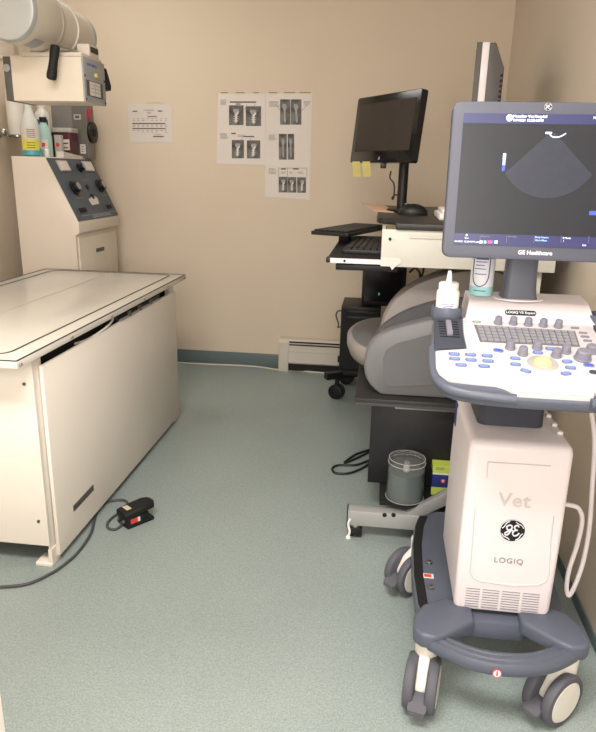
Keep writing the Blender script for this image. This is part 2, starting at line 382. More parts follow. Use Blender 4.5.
# ------------------------------------------------------------------ x-ray tube head on its column
th = thing('wall_mounted_xray_tube', 'cream x-ray tube with collimator box and black grips above the table', 'x-ray machine', (-2.03, 2.62, .3))
tc0, tc1 = Vector((-1.297, 2.30, 1.702)), Vector((-1.305, 2.86, 1.706))
ax = (tc1 - tc0).normalized()
def tp(t): return tc0 + ax * t
MB().lathe([(.0, 0), (.084, 0), (.097, .004), (.102, .012), (.103, .026)], tc0, M['tubecap'], axis=ax, n=48).build('end_cap', th)['label'] = 'round grey end cap of the tube'
MB().lathe([(.1025, .022), (.1045, .035), (.1045, .20), (.100, .213), (.098, .215)], tc0, M['tubew'], axis=ax, n=48).build('tube_housing', th)
MB().lathe([(.098, .213), (.103, .217), (.103, .237), (.097, .241)], tc0, M['seam'], axis=ax, n=48).build('ring', th)
MB().lathe([(.0965, .235), (.0965, .35), (.095, .352)], tc0, M['tubew'], axis=ax, n=48).build('tube_housing', th)
MB().lathe([(.095, .348), (.101, .352), (.101, .368), (.094, .372)], tc0, M['tubew'], axis=ax, n=48).build('ring', th)
MB().lathe([(.093, .365), (.092, .50), (.088, .53)], tc0, M['tubew'], axis=ax, n=48).build('tube_housing', th)
MB().lathe([(.089, .528), (.091, .535), (.088, .553), (.07, .56)], tc0, M['tubecap'], axis=ax, n=48).build('end_cap', th)
# dark label patch on the underside of the barrel
b = MB(); loops = []
for t in (.065, .135):
    loops.append([tp(t) + Vector((math.sin(R_(a)) * .1053, 0, -math.cos(R_(a)) * .1053)) for a in range(8, 44, 6)])
b.loft(loops, M['greyface'], close=False, caps=False); b.build('label_patch', th)
BX0, BX1, BY0, BY1, BZ0, BZ1 = -1.41, -1.128, 2.5, 2.69, 1.429, 1.583
MB().box((BX0, BY0, BZ0), (BX1 - .004, BY1, BZ1), M['cream'], bev=.003).build('collimator_box', th)
b = MB(); b.box((-1.44, BY0 + .001, BZ0), (BX0 + .001, BY1, BZ1), M['silverdark'], bev=.002); b.build('end_strip', th)
b = MB(); c = onY(7, 68, BY0); b.cyl((-1.425, BY0 + .002, c.z), (-1.425, BY0 - .006, c.z), .014, M['greyface'], bev=.002); b.build('dial', th)
b = MB(); b.box((BX1 - .004, BY0, BZ0), (BX1 + .003, BY1 + .002, BZ1 + .002), M['greyface'], bev=.001)
b.text('BEAM LIMITER', .014, M['bluelab'], frame((BX1 + .0034, 2.575, 1.562), (0, 1, 0), (0, 0, 1)), depth=.0006)
for yy in (BY0 + .008, BY1 - .008):
    for zz in (BZ0 + .01, 1.52): b.cyl((BX1 + .002, yy, zz), (BX1 + .005, yy, zz), .004, M['black'], n=10)
fp = b.build('face_plate', th); fp['label'] = 'grey control face on the right end'
b = MB(); b.box((BX1 + .003, 2.515, 1.452), (BX1 + .005, 2.66, 1.507), M['silverdark']); b.box((BX1 + .0045, 2.54, 1.455), (BX1 + .0058, 2.635, 1.504), M['paper'])
for zz in (1.467, 1.48, 1.492): b.box((BX1 + .0055, 2.545, zz), (BX1 + .0062, 2.63, zz + .0015), M['inkl'])
b.box((BX1 + .0055, 2.587, 1.457), (BX1 + .0062, 2.589, 1.502), M['inkl']); b.build('label_card', fp)
MB().cyl((BX1 + .003, 2.598, 1.53), (BX1 + .012, 2.598, 1.53), .008, M['yellow'], bev=.002, n=16).build('button', fp)['label'] = 'yellow button'
b = MB(); b.box((-1.36, 2.50, BZ1), (-1.13, 2.66, 1.598), M['tubew'], bev=.003)
b.tube([(-1.205, 2.46, 1.606), (-1.19, 2.5, 1.608), (-1.16, 2.6, 1.603), (-1.14, 2.66, 1.60)], .007, M['steel'])
b.box((-1.34, 2.52, 1.59), (-1.26, 2.66, 1.63), M['tubew'], bev=.004); b.build('yoke', th)
b = MB(); b.box((-1.175, 2.565, 1.595), (-1.127, 2.65, 1.637), M['tubew'], bev=.003); yk = b.build('bracket', th)
b = MB(); b.box((-1.128, 2.575, 1.609), (-1.1245, 2.642, 1.629), M['line']); b.build('label_strip', yk)
b = MB(); h0, h1 = Vector((-1.203, 2.45, 1.612)), Vector((-1.224, 2.44, 1.497))
b.lathe([(.012, 0), (.0165, .004), (.017, .03), (.015, .05), (.016, .075), (.0185, .10), (.017, .114), (.012, .118)], h0, M['blackm'], axis=(h1 - h0)); b.build('grip', th)
b = MB(); b.cyl((-1.16, 2.72, 1.60), (-1.148, 2.73, 1.57), .008, M['steel']); b.lathe([(.011, 0), (.016, .005), (.017, .07), (.012, .085)], (-1.150, 2.73, 1.574), M['blackm'], axis=(.035, .03, -.2)); b.build('grip', th)
b = MB(); b.box((-2.03, 2.58, 1.588), (-1.34, 2.64, 1.60), M['tubew']); b.box((-2.03, 2.59, 1.6), (-1.44, 2.63, 1.65), M['tubew'], bev=.005); b.build('arm', th)
b = MB(); b.box((-2.055, 2.57, .3), (-2.025, 2.65, 2.2), M['tubew'], bev=.006); b.build('column', th)

# ------------------------------------------------------------------ things on the console
CZ = 1.238
def bottle(name, label, cat, x, y, prof, m, extras=(), loc=None):
    t = thing(name, label, cat, (x, y, CZ)); MB().lathe(prof, (x, y, CZ), m).build('body', t)
    for nm, pr, mm in extras: MB().lathe(pr, (x, y, CZ), mm).build(nm, t)
    return t
# large spray bottle
bx, by = -1.795, 3.31
t = bottle('spray_bottle', 'tall hazy spray bottle with yellow and white label at the console edge', 'bottle', bx, by,
    [(.04, .038), (.045, .06), (.045, .14), (.038, .175), (.022, .21), (.017, .235)], M['bottlehaze'],
    [('liquid', [(.035, 0), (.045, .006), (.0455, .04)], M['teal']), ('trigger_head', [(.018, .233), (.019, .25), (.014, .262)], M['bottlew'])])
def wrap(mb, c, r, z0, z1, a0, a1, m, n=10):
    A = [R_(a0 + (a1 - a0) * i / n) for i in range(n + 1)]
    mb.loft([[Vector((c[0] + math.cos(a) * rr, c[1] + math.sin(a) * rr, z)) for a in A] + [Vector((c[0] + math.cos(a) * (rr - .0008), c[1] + math.sin(a) * (rr - .0008), z)) for a in A[::-1]] for rr, z in ((r, z0), (r, z1))], m)
b = MB(); wrap(b, (bx, by), .0464, CZ + .03, CZ + .083, 230, 350, M['yellowlab']); wrap(b, (bx, by), .0464, CZ + .083, CZ + .14, 230, 350, M['paper'])
for k in range(5): wrap(b, (bx, by), .0468, CZ + .09 + k * .009, CZ + .094 + k * .009, 275, 325, M['inkl'])
for k in range(3): wrap(b, (bx, by), .0468, CZ + .04 + k * .012, CZ + .043 + k * .012, 270, 320, M['line'])
b.build('label', t)
# green bottle with a dark cap
bx, by = -1.782, 3.425
t = bottle('sanitiser_bottle', 'pale green bottle with a black collar right of the spray bottle', 'bottle', bx, by,
    [(.034, 0), (.038, .005), (.038, .10), (.030, .14), (.017, .165), (.015, .175)], M['tealbottle'],
    [('collar', [(.018, .172), (.019, .176), (.019, .195), (.016, .198)], M['black']), ('cap', [(.016, .196), (.015, .215), (.010, .222)], M['bottlew'])])
b = MB(); wrap(b, (bx, by), .0388, CZ + .035, CZ + .085, 250, 320, M['paper']); wrap(b, (bx, by), .0393, CZ + .05, CZ + .07, 275, 300, M['redlab']); b.build('label', t)
# white jug behind
bx, by = -1.80, 3.62
bx, by = -1.835, 3.52
t = bottle('white_bottle', 'white jug with a blue label behind the pale green bottle', 'bottle', bx, by,
    [(.035, 0), (.04, .006), (.04, .20), (.034, .225), (.022, .24), (.02, .255)], M['bottlew'], [('cap', [(.022, .254), (.023, .258), (.023, .28), (.018, .284)], M['white'])])
b = MB(); wrap(b, (bx, by), .0408, CZ + .11, CZ + .19, 240, 340, M['bluelab']); b.build('label', t)
# grey steel box with hand wheel
t = thing('grey_box', 'dark grey metal box with a red lever at the console back', 'box', (-1.76, 3.74, CZ))
GX0, GX1, GY = -1.868, -1.664, 3.69
b = MB(); b.box((GX0, GY, CZ), (GX1, GY + .10, CZ + .285), M['boxgrey'], bev=.004); b.build('case', t)
b = MB(); b.box((GX1 - .082, GY - .003, CZ + .005), (GX1 - .004, GY + .001, CZ + .28), M['boxgreyd']); dr = b.build('door', t)
b = MB(); b.box((GX1 - .07, GY - .005, CZ + .205), (GX1 - .03, GY - .002, CZ + .232), M['lidgrey']); b.box((GX1 - .062, GY - .006, CZ + .212), (GX1 - .038, GY - .0035, CZ + .226), M['silverdark']); b.build('latch', dr)
b = MB(); b.box((GX1 - .045, GY - .006, CZ + .025), (GX1 - .014, GY - .0025, CZ + .075), M['paper'])
for k in range(3): b.box((GX1 - .04, GY - .0065, CZ + .034 + k * .013), (GX1 - .02, GY - .0055, CZ + .039 + k * .013), M['inkl'])
b.build('label', dr)
b = MB(); b.cyl((GX1, GY + .05, CZ + .14), (GX1 + .018, GY + .05, CZ + .14), .058, M['black'], bev=.004); b.cyl((GX1 + .017, GY + .05, CZ + .14), (GX1 + .024, GY + .05, CZ + .14), .02, M['blackm']); b.build('hand_wheel', t)
b = MB(); b.box((-.009, -.006, 0), (.009, .006, .07), M['red'], bev=.002, T=Matrix.Translation((GX1 - .006, GY + .02, CZ + .20)) @ Matrix.Rotation(R_(22), 4, 'Y')); b.build('lever', t)
# maroon tub
t = thing('maroon_container', 'maroon plastic tub with pale lid in front of the grey box', 'container', (-1.775, 3.62, CZ))
mx, my = -1.772, 3.62
b = MB(); b.loft([[Vector((x, y, CZ + z)) for x, y in rrect(mx - w, my - .045, mx + w, my + .045, .012)] for w, z in ((.055, 0), (.057, .006), (.064, .135))], M['maroon']); b.build('tub', t)
b = MB(); b.prism(rrect(mx - .07, my - .052, mx + .07, my + .052, .014), CZ + .132, CZ + .155, M['lidgrey'], bev=.003); b.build('lid', t)
b = MB(); b.box((mx - .012, my - .0495, CZ + .04), (mx + .055, my - .0465, CZ + .095), M['paper'])
b.box((-.010, -.0005, -.010), (.010, .0005, .010), M['redlab'], T=Matrix.Translation((mx + .006, my - .0502, CZ + .068)) @ Matrix.Rotation(R_(45), 4, 'Y'))
b.box((mx + .022, my - .0505, CZ + .05), (mx + .048, my - .049, CZ + .055), M['ink']); b.box((mx + .022, my - .0505, CZ + .072), (mx + .048, my - .049, CZ + .079), M['ink']); b.build('label', t)
# small carton with a red dot
t = thing('small_carton', 'small grey carton with a red dot beside the maroon tub', 'box', (-1.75, 3.525, CZ))
MB().box((-1.772, 3.51, CZ), (-1.735, 3.54, CZ + .115), M['lidgrey'], bev=.002).build('carton', t)
MB().cyl((-1.7535, 3.5105, CZ + .065), (-1.7535, 3.509, CZ + .065), .011, M['redlab'], n=20).build('red_dot', t)
# small white bottle and papers
t = thing('small_bottle', 'tiny white dropper bottle on the front of the console top', 'bottle', (-1.748, 3.372, CZ))
MB().lathe([(.012, 0), (.0135, .003), (.0135, .035), (.008, .04)], (-1.748, 3.372, CZ), M['white']).build('body', t)
MB().lathe([(.009, .039), (.009, .052), (.006, .054)], (-1.748, 3.372, CZ), M['bottlew']).build('cap', t)
t = MB(); t.loft([[Vector((-1.725, 3.43, CZ + z)), Vector((-1.686, 3.43, CZ + z)), Vector((-1.686, 3.66, CZ + z * .3)), Vector((-1.70, 3.66, CZ + z * .3))] for z in (.0, .03)], M['paper'])
tag(t.build('paper_stack', smooth=False), 'flat stack of folded white papers along the console top edge', 'papers')

# paper towel roll on the left wall
t = thing('paper_towel_holder', 'white paper towel roll upright on a chrome wall holder', 'paper towels', (-1.975, 3.5, 1.33))
MB().lathe([(.02, 0), (.045, .001), (.0455, .004), (.0455, .226), (.045, .229), (.02, .23)], (-1.972, 3.5, 1.348), M['towel']).build('towel_roll', t)
b = MB(); b.tube([(XL, 3.46, 1.36), (-2.03, 3.45, 1.36), (-2.0, 3.45, 1.345), (-1.972, 3.5, 1.340), (-1.95, 3.5, 1.345), (-1.945, 3.47, 1.37)], .007, M['steel']); b.cyl((XL, 3.46, 1.36), (XL + .008, 3.46, 1.36), .03, M['steel'], bev=.002)
b.sphere((-2.005, 3.42, 1.36), .022, M['steel']); b.cyl((-1.972, 3.5, 1.34), (-1.972, 3.5, 1.348), .03, M['steel']); b.build('holder', t)

# ------------------------------------------------------------------ notices on the back wall
YW = YB - .001
def WP(px, py, off=0): return onY(px, py, YW - off)
def card(mb, x0, y0, x1, y1, m, off): mb.quad([WP(x0, y1, off), WP(x1, y1, off), WP(x1, y0, off), WP(x0, y0, off)], m)
t = thing('notice', 'single landscape printed chart in clear sleeve, leftmost on the back wall', 'notice', onY(150, 143, YB))
b = MB(); k = 65 / 596
q = lambda x, y, off=0: WP(120 + x * k, 95 + y * k, off)
b.quad([q(92, 436), q(492, 436), q(474, 82), q(70, 84)], M['sleeve'], .0015); b.build('sheet', t)
b = MB()
for x0, y0, x1, y1, m in ((115, 144, 158, 154, 'ink'), (345, 142, 388, 152, 'ink'), (215, 136, 312, 142, 'inkl'), (248, 155, 284, 160, 'inkl'), (250, 165, 282, 170, 'inkl'), (252, 194, 338, 202, 'ink'), (112, 257, 416, 267, 'ink'), (112, 303, 420, 312, 'ink'), (304, 376, 402, 386, 'ink'), (310, 360, 380, 364, 'inkl')):
    b.quad([q(x0, y1, .0012), q(x1, y1, .0012), q(x1, y0, .0012), q(x0, y0, .0012)], M[m])
for r_ in (215, 232, 275, 288, 322, 338):
    for cxx in range(118, 415, 42):
        if random.random() < .8: b.quad([q(cxx, r_ + 5, .0012), q(cxx + random.randint(12, 30), r_ + 5, .0012), q(cxx + 14, r_, .0012), q(cxx, r_, .0012)], M['inkl'])
b.build('print', t)
b = MB()
for x0, x1 in ((240, 290), (300, 400)): b.quad([q(x0, 78, .0015), q(x1, 78, .0015), q(x1, 64, .0015), q(x0, 64, .0015)], M['tape'])
b.build('tape', t)
k2 = 110 / 596
def chart(label, corners, images, blocks, lines, tapes):
    q = lambda x, y, off=0: WP(210 + x * k2, 85 + y * k2, off)
    t = thing('radiograph_chart', label, 'notice', q((corners[0][0] + corners[1][0]) / 2, corners[0][1]), 'radiograph charts')
    MB().quad([q(*c) for c in corners], M['paper'], .0012).build('sheet', t)
    rect = lambda mb, x0, y0, x1, y1, m, off: mb.quad([q(x0, y1, off), q(x1, y1, off), q(x1, y0, off), q(x0, y0, off)], m)
    for (x0, y0, x1, y1) in images:
        b = MB(); rect(b, x0, y0, x1, y1, M['xray'], .0012)
        w, h = x1 - x0, y1 - y0; cxm = (x0 + x1) / 2 + random.uniform(-.06, .06) * w
        # a long bone: knuckled upper end, tapering shaft, lower end and implant
        pts = [(-.16, .18), (-.22, .28), (-.12, .42), (-.08, .62), (-.12, .82), (-.06, .92), (.05, .92), (.11, .82), (.06, .62), (.10, .42), (.22, .30), (.14, .18)]
        lean = random.uniform(-.15, .15)
        b.quad([q(cxm + (px_ + lean * (.5 - py_)) * w, y0 + py_ * h, .0019) for px_, py_ in pts[::-1]], M['bone'])
        if h < 120:
            b.quad([q(cxm + dx * w, y0 + dy * h, .0024) for dx, dy in ((-.05, .85), (.06, .85), (.07, .5), (.2, .38), (.12, .3), (-.06, .46))], M['paper'])
            for dy in (.55, .66, .77): rect(b, cxm - .15 * w, y0 + dy * h, cxm + .15 * w, y0 + (dy + .025) * h, M['paper'], .0026)
        b.build('radiograph', t)
    b = MB()
    for (x0, y0, x1, y1) in blocks:
        if y1 - y0 < 12: rect(b, x0, y0, x1, y1, M['ink'], .0013); continue
        yy = y0
        while yy < y1 - 3: rect(b, x0, yy, x0 + (x1 - x0) * random.uniform(.6, 1), yy + 2.5, M['inkl'], .0013); yy += 6.5
    for p0, p1 in lines:
        d = Vector((p1[0] - p0[0], p1[1] - p0[1])).normalized(); nx, ny = -d.y * .8, d.x * .8
        b.quad([q(p0[0] + nx, p0[1] + ny, .0014), q(p1[0] + nx, p1[1] + ny, .0014), q(p1[0] - nx, p1[1] - ny, .0014), q(p0[0] - nx, p0[1] - ny, .0014)], M['ink'])
    b.build('print', t)
    b = MB()
    for x0, x1 in tapes: rect(b, x0, 38, x1, 48, M['tape'], .0016)
    for x0, x1 in tapes: rect(b, x0 + 6, 39, x1 - 4, 42, M['ink'], .0020)
    b.build('tape', t)
chart('shorter wall chart with four x-ray pictures in two rows', [(35, 425), (299, 435), (301, 47), (45, 45)],
      [(103, 110, 182, 217), (194, 115, 277, 222), (118, 298, 184, 397), (200, 300, 272, 398)],
      [(55, 80, 100, 112), (107, 89, 250, 96), (55, 262, 100, 293), (115, 259, 140, 266), (150, 270, 205, 286), (140, 100, 165, 106), (180, 276, 240, 282)],
      [((200, 104), (188, 135)), ((240, 102), (246, 113)), ((178, 282), (168, 300)), ((214, 288), (222, 300))], [(55, 100), (135, 190), (230, 268)])
chart('taller wall chart with seven narrow x-ray pictures in three rows', [(298, 605), (540, 622), (554, 45), (303, 45)],
      [(380, 78, 435, 215), (438, 78, 495, 215), (373, 265, 416, 404), (421, 265, 456, 404), (372, 497, 420, 582), (421, 499, 468, 583), (472, 500, 520, 584)],
      [(320, 88, 378, 122), (508, 88, 550, 116), (318, 270, 365, 302), (318, 452, 365, 484), (385, 452, 412, 458), (450, 452, 480, 458), (385, 470, 412, 484), (430, 470, 455, 484), (475, 470, 510, 484)],
      [((355, 105), (378, 135)), ((525, 110), (496, 140)), ((372, 450), (525, 450)), ((420, 450), (420, 498)), ((372, 450), (372, 498)), ((525, 450), (525, 498))], [(315, 368), (395, 465), (480, 550)])

# ------------------------------------------------------------------ baseboard heater and the cable on the floor
t = thing('baseboard_heater', 'low cream baseboard heater along the foot of the back wall', 'heater', (0, 3.87, 0))
HX0, HX1 = -.588, .56
prof = [(YB - .01, .03), (YB - .01, .205), (YB - .045, .203), (YB - .062, .185), (YB - .064, .06), (YB - .05, .045), (YB - .048, .05), (YB - .055, .065), (YB - .053, .18), (YB - .043, .195), (YB - .016, .197), (YB - .016, .03)]
MB().prism([(p[0], p[1]) for p in prof], HX0 + .06, HX1 - .05, M['heater'], axis='x').build('cover', t)
MB().box((HX0 + .06, YB - .055, .006), (HX1 - .05, YB - .016, .05), M['darkslot']).build('fins', t)
for z in (.170, .186):
    MB().box((HX0 + .065, YB - .0655, z), (HX1 - .05, YB - .055, z + .007), M['darkslot']).build('louvre_slot', t)
MB().box((HX0 + .06, YB - .0648, .128), (HX1 - .05, YB - .06, .130), M['seam']).build('crease', t)
for x in (HX0, HX1 - .055):
    MB().prism([(YB - .01, 0), (YB - .01, .208), (YB - .047, .206), (YB - .067, .187), (YB - .067, 0)], x, x + .062, M['heater'], axis='x', bev=.002).build('end_cap', t)
pts = [(150, 361), (205, 364), (240, 365.5), (262, 367.3), (278, 369.8), (297, 370.5), (312, 372), (330, 373), (350, 372)]
cb = MB().tube([onZ(x, y, .005) for x, y in pts] + [Vector((.1, 3.72, .005))], .005, M['cable_w'])
tag(cb.build('floor_cable'), 'thin off-white cable on the floor along the back wall', 'cable')

# ------------------------------------------------------------------ foot pedal
fpd = thing('foot_pedal', 'small black foot switch with a long grey cable beside the table', 'pedal', (-.80, 1.97, 0))
pc = Vector((-.805, 1.965, 0)); yaw = R_(-38)
PT = Matrix.Translation(pc) @ Matrix.Rotation(yaw, 4, 'Z') @ Matrix.Diagonal((1, .82, 1.2, 1))
b = MB(); b.T = PT; b.box((-.036, -.062, 0), (.036, .068, .012), M['blackm'], bev=.004); b.box((-.033, -.06, .01), (.033, .045, .034), M['black'], bev=.004); b.build('base', fpd)
b = MB(); b.T = PT
b.loft([[Vector((x, y, z)) for x, z in ((-w, z0), (w, z0), (w, z0 + .012), (w * .8, z0 + .018), (-w * .8, z0 + .018), (-w, z0 + .012))] for y, w, z0 in ((-.066, .030, .031), (-.055, .034, .031), (.0, .034, .035), (.05, .032, .038), (.075, .026, .036), (.085, .015, .034))], M['blackm']); b.build('treadle', fpd)
b = MB(); b.T = PT; b.box((-.02, -.045, .0505), (.012, -.022, .052), M['tape']); b.build('rating_plate', fpd)['label'] = 'small tan rating plate'
b = MB(); b.T = PT; b.box((.0325, -.045, .014), (.0345, -.012, .028), M['redlab']); b.box((.0325, -.012, .014), (.0345, .0, .028), M['paper']); b.build('side_sticker', fpd)['label'] = 'red and white sticker'
b = MB(); b.T = PT
for x in (-.018, .012): b.cyl((x, -.061, .020), (x, -.066, .020), .006, M['steel'], n=12)
b.build('screw', fpd)
cr = [(308, 322), (275, 345), (240, 338), (236, 312), (268, 280), (312, 252), (338, 228), (326, 203), (282, 199), (226, 214), (182, 262), (155, 360), (100, 445), (40, 505)]
pts = [onZ(60 + x * .2013, 460 + y * .2013, .005) for x, y in cr] + [onZ(x, y, .005) for x, y in ((50, 574), (27, 584), (0, 587), (-30, 588))]
pts = [PT @ Vector((-.004, -.064, .014))] + pts
MB().tube(pts, .0048, M['cable_g'], n=10).build('cable', fpd)

# ------------------------------------------------------------------ mobile computer cart
ct = thing('computer_cart', 'long workstation cart with black worktop, cream apron and open shelf', 'cart', (.28, 2.6, 0))
WZ = 1.044
poly = [(.045, 2.14), (.585, 2.14), (.585, 3.3), (-.02, 3.3), (-.02, 2.44), (-.014, 2.40), (.002, 2.375), (.03, 2.36), (.045, 2.345)]
MB().prism(poly, WZ - .020, WZ, M['worktop'], bev=.004).build('worktop', ct)
b = MB(); b.box((.002, 2.15, .905), (.55, 2.165, WZ - .020), M['cartcream'], bev=.002)
b.box((.09, 2.146, WZ - .045), (.55, 2.151, WZ - .034), M['cartcream']); b.box((.002, 2.165, .92), (.014, 3.25, WZ - .022), M['cartcream'])
b.build('apron', ct)['label'] = 'cream metal apron under the worktop'
h = onY(390, 239, 2.15); MB().cyl((h.x, 2.151, h.z), (h.x, 2.147, h.z), .005, M['black'], n=14).build('screw', ct)
b = MB(); b.quad([onY(381, 257, 2.147), onY(381, 266, 2.147), onY(390, 266.5, 2.146), onY(392, 270, 2.144), onY(397, 265, 2.146), onY(401, 263, 2.147), onY(400, 258, 2.147)][::-1], M['paper'], .001); b.build('tape_scrap', ct)['label'] = 'white tape hanging from the apron corner'
b = MB(); b.box((-.172, 2.152, .912), (.002, 2.95, .927), M['blackm'], bev=.002); tr = b.build('keyboard_tray', ct)
MB().box((-.162, 2.147, .911), (.003, 2.153, .9265), M['gew']).build('edge_strip', tr)['label'] = 'white front edge strip'
MB().cyl((-.115, 2.148, .919), (-.115, 2.144, .919), .004, M['black'], n=12).build('screw', tr)
MB().box((-.176, 2.147, .911), (-.162, 2.18, .928), M['black'], bev=.002).build('corner_cap', tr)
MB().box((-.145, 2.17, .885), (.06, 2.9, .905), M['black'], bev=.003).build('slide', tr)
# uprights and side bracket
for x, y in ((.47, 2.18), (.47, 2.95), (.25, 2.95)):
    b = MB(); b.box((x, y, .09), (x + .05, y + .04, 1.014), M['cartcream'], bev=.002)
    if y < 2.5:
        for z in (.905, .84): b.cyl((x + .03, y + .001, z), (x + .03, y - .004, z), .008, M['black'], n=14)
    b.build('upright', ct)
b = MB(); b.box((-.058, 2.105, .436), (.56, 2.98, .462), M['worktop'], bev=.003); sh = b.build('shelf', ct)
MB().box((-.057, 2.1035, .438), (.56, 2.106, .448), M['shelfedge']).build('edge_strip', sh)
MB().box((.08, 2.128, .424), (.5, 2.14, .431), M['steel']).build('drawer_rail', ct)
b = MB(); b.box((.0, 2.15, .128), (.46, 2.9, .434), M['cabinet'], bev=.002); b.build('cabinet', ct)
MB().box((.045, 2.021, .11), (.54, 2.95, .126), M['blackm'], bev=.002).build('base_board', ct)
for y in (1.975, 2.93):
    xl_ = -.06 if y < 2.5 else .04
    b = MB(); b.box((xl_, y, .050), (.55, y + .045, .104), M['cartmetal'], bev=.003)
    if y < 2.5:
        for px in (384.6, 393.5):
            h = onY(px, 515, y); b.cyl((h.x, y + .001, h.z), (h.x, y - .002, h.z), .0075, M['darkslot'], n=14)
        b.prism([(.135, .103), (.19, .103), (.345, .205), (.345, .26)], y + .004, y + .04, M['cartmetal'], axis='y', bev=.002)
    bm_ = b.build('foot_beam', ct)
    MB().box((xl_ - .0025, y - .001, .043), (xl_ + .001, y + .046, .106), M['black']).build('end_plug', bm_)
    for x in (xl_ + .028, .5):
        cs = MB(); cs.cyl((x, y + .022, .038), (x, y + .022, .051), .021, M['steel'], bev=.002); c_ = cs.build('caster', ct)
        w = MB()
        for dx in (-.012, .012): w.cyl((x + dx - .010, y + .022, .022), (x + dx + .010, y + .022, .022), .022, M['black'], bev=.003)
        w.box((x - .023, y - .002, .014), (x + .023, y + .03, .042), M['black'], bev=.004); w.build('wheel', c_)
b = MB(); b.box((-.062, 1.966, .0), (-.046, 1.973, .012), M['white'], bev=.003); b.tube([(-.054, 1.97, .01), (-.05, 1.97, .03), (-.056, 1.972, .055), (-.05, 1.974, .075)], .004, M['white']); b.build('cable_tie', ct)['label'] = 'white tie hanging by the front caster'

# monitor on its pole
mn = thing('computer_monitor', 'black touchscreen monitor on a pole with sticky notes under it', 'monitor', (.075, 2.80, WZ))
A = Vector((-.142, 2.985, 0)); Bp = Vector((.108, 2.60, 0))
xd = (Bp - A).normalized(); nrm = Vector((xd.y, -xd.x, 0)); tilt = R_(5)
def mcorner(px, py):  # intersection with the vertical plane of the monitor
    return on_plane((px, py), A, nrm)
zt = (mcorner(361, 96).z + mcorner(424, 88).z) / 2; zb = (mcorner(353, 161).z + mcorner(414, 165).z) / 2
w_ = (Bp - A).length; mid = (A + Bp) / 2 + Vector((0, 0, (zt + zb) / 2))
MT = frame(mid, xd, Vector((0, 0, 1)) - nrm * math.tan(R_(6)))
hh = (zt - zb) / 2; hw = w_ / 2
b = MB(); b.T = MT; b.prism(rrect(-hw, -hh, hw, hh, .012), -.028, 0, M['blackgloss'], bev=.003); b.prism(rrect(-hw * .6, -hh * .6, hw * .6, hh * .6, .02), -.05, -.027, M['black'], bev=.004); b.build('case', mn)
b = MB(); b.T = MT; b.box((-hw + .028, -hh + .045, 0), (hw - .028, hh - .03, .0012), M['pcscreen']); b.build('screen', mn)
b = MB(); b.T = MT; b.prism([(-.006, -hh + .012), (.006, -hh + .012), (.0, -hh + .026)], 0, .001, M['greyface']); b.build('emblem', mn)
pb = Vector((.075, 2.80))
b = MB(); b.cyl((pb.x, pb.y, WZ), (pb.x, pb.y, zb + .10), .02, M['black']); b.cyl((pb.x, pb.y, WZ), (pb.x, pb.y, WZ + .012), .06, M['black'], bev=.003); b.build('pole', mn)
q0 = MT @ Vector((0, 0, -.045)); b = MB(); b.cyl(q0, (pb.x, pb.y, q0.z), .018, M['black']); b.build('bracket', mn)
e = MT @ Vector((.02, -hh - .001, -.012))
b = MB(); b.box(e + Vector((-.012, -.01, -.02)), e + Vector((.012, .01, .002)), M['black'], bev=.003)
ppx = [(391, 171), (390, 178), (394, 184), (394, 195), (393, 199), (392, 198), (395, 195), (398, 195)]
b.tube([on_plane(p, (e.x, e.y, 0), nrm) for p in ppx], .003, M['cable_b']); b.build('cable', mn)
for i, (x0, x1, lab) in enumerate(((352.5, 361, 'left yellow sticky note hanging under the black monitor'), (362.5, 371, 'right yellow sticky note hanging under the black monitor'))):
    q = lambda px, py, off: on_plane((px, py), A + nrm * off, nrm)
    b = MB(); y0 = 161.5; b.quad([q(x0 + .6, 176.5, .006), q(x1, 176.5, .006), q(x1 - 1, y0, .017), q(x0, y0, .017)], M['yellow'], .0006)
    for k in range(3): b.quad([q(x0 + 2, y0 + 5 + k * 3, .0175 - .0025 * k), q(x1 - 2, y0 + 5 + k * 3, .0175 - .0025 * k), q(x1 - 2, y0 + 4.4 + k * 3, .0178 - .0025 * k), q(x0 + 2, y0 + 4.4 + k * 3, .0178 - .0025 * k)], M['tape'])
    tag(b.build('sticky_note', smooth=False), lab, 'sticky note', 'sticky notes')

# keyboards, mouse, paper, white device
def keyboard(label, c, yaw, L_, W_, tiltx=0, roll=0):
    t = thing('keyboard', label, 'keyboard', c, 'keyboards')
    T = Matrix.Translation(c) @ Matrix.Rotation(yaw, 4, 'Z') @ Matrix.Rotation(tiltx, 4, 'X') @ Matrix.Rotation(roll, 4, 'Y')
    b = MB(); b.T = T; b.prism(rrect(-L_ / 2, -W_ / 2, L_ / 2, W_ / 2, .01), 0, .014, M['black'], bev=.003); b.build('case', t)
    b = MB(); b.T = T; n = 17; r = 6; kw = (L_ - .02) / n; kh = (W_ - .02) / r
    for j in range(r):
        for i in range(n):
            x = -L_ / 2 + .01 + i * kw; y = -W_ / 2 + .01 + j * kh
            b.box((x + .0012, y + .0012, .013), (x + kw - .0012, y + kh - .0012, .021), M['cabinet'], bev=.002, seg=1)
    b.build('keys', t)
keyboard('black keyboard seen end-on, lying on the pull-out tray', (-.045, 2.49, .9275), R_(90 - 3), .44, .15, 0)
keyboard('black keyboard raised behind the one on the tray', (-.125, 2.73, .962), R_(90 - 20), .43, .16, 0)
b = MB(); b.box((-.171, 2.68, .927), (-.128, 2.82, .9625), M['blackm'], bev=.002); tag(b.build('keyboard_riser'), 'small black riser block under the raised keyboard', 'riser')
t = thing('mouse', 'black computer mouse on the black worktop', 'mouse', (.115, 2.62, WZ))
b = MB(); b.sphere((.115, 2.62, WZ + .006), .05, M['black'], sc=(1.15, .68, .72), n=24); b.v = [Vector((v.x, v.y, max(v.z, WZ))) for v in b.v]; b.build('shell', t)
MB().box((.08, 2.617, WZ + .034), (.098, 2.623, WZ + .042), M['blackgloss'], bev=.002).build('wheel', t)
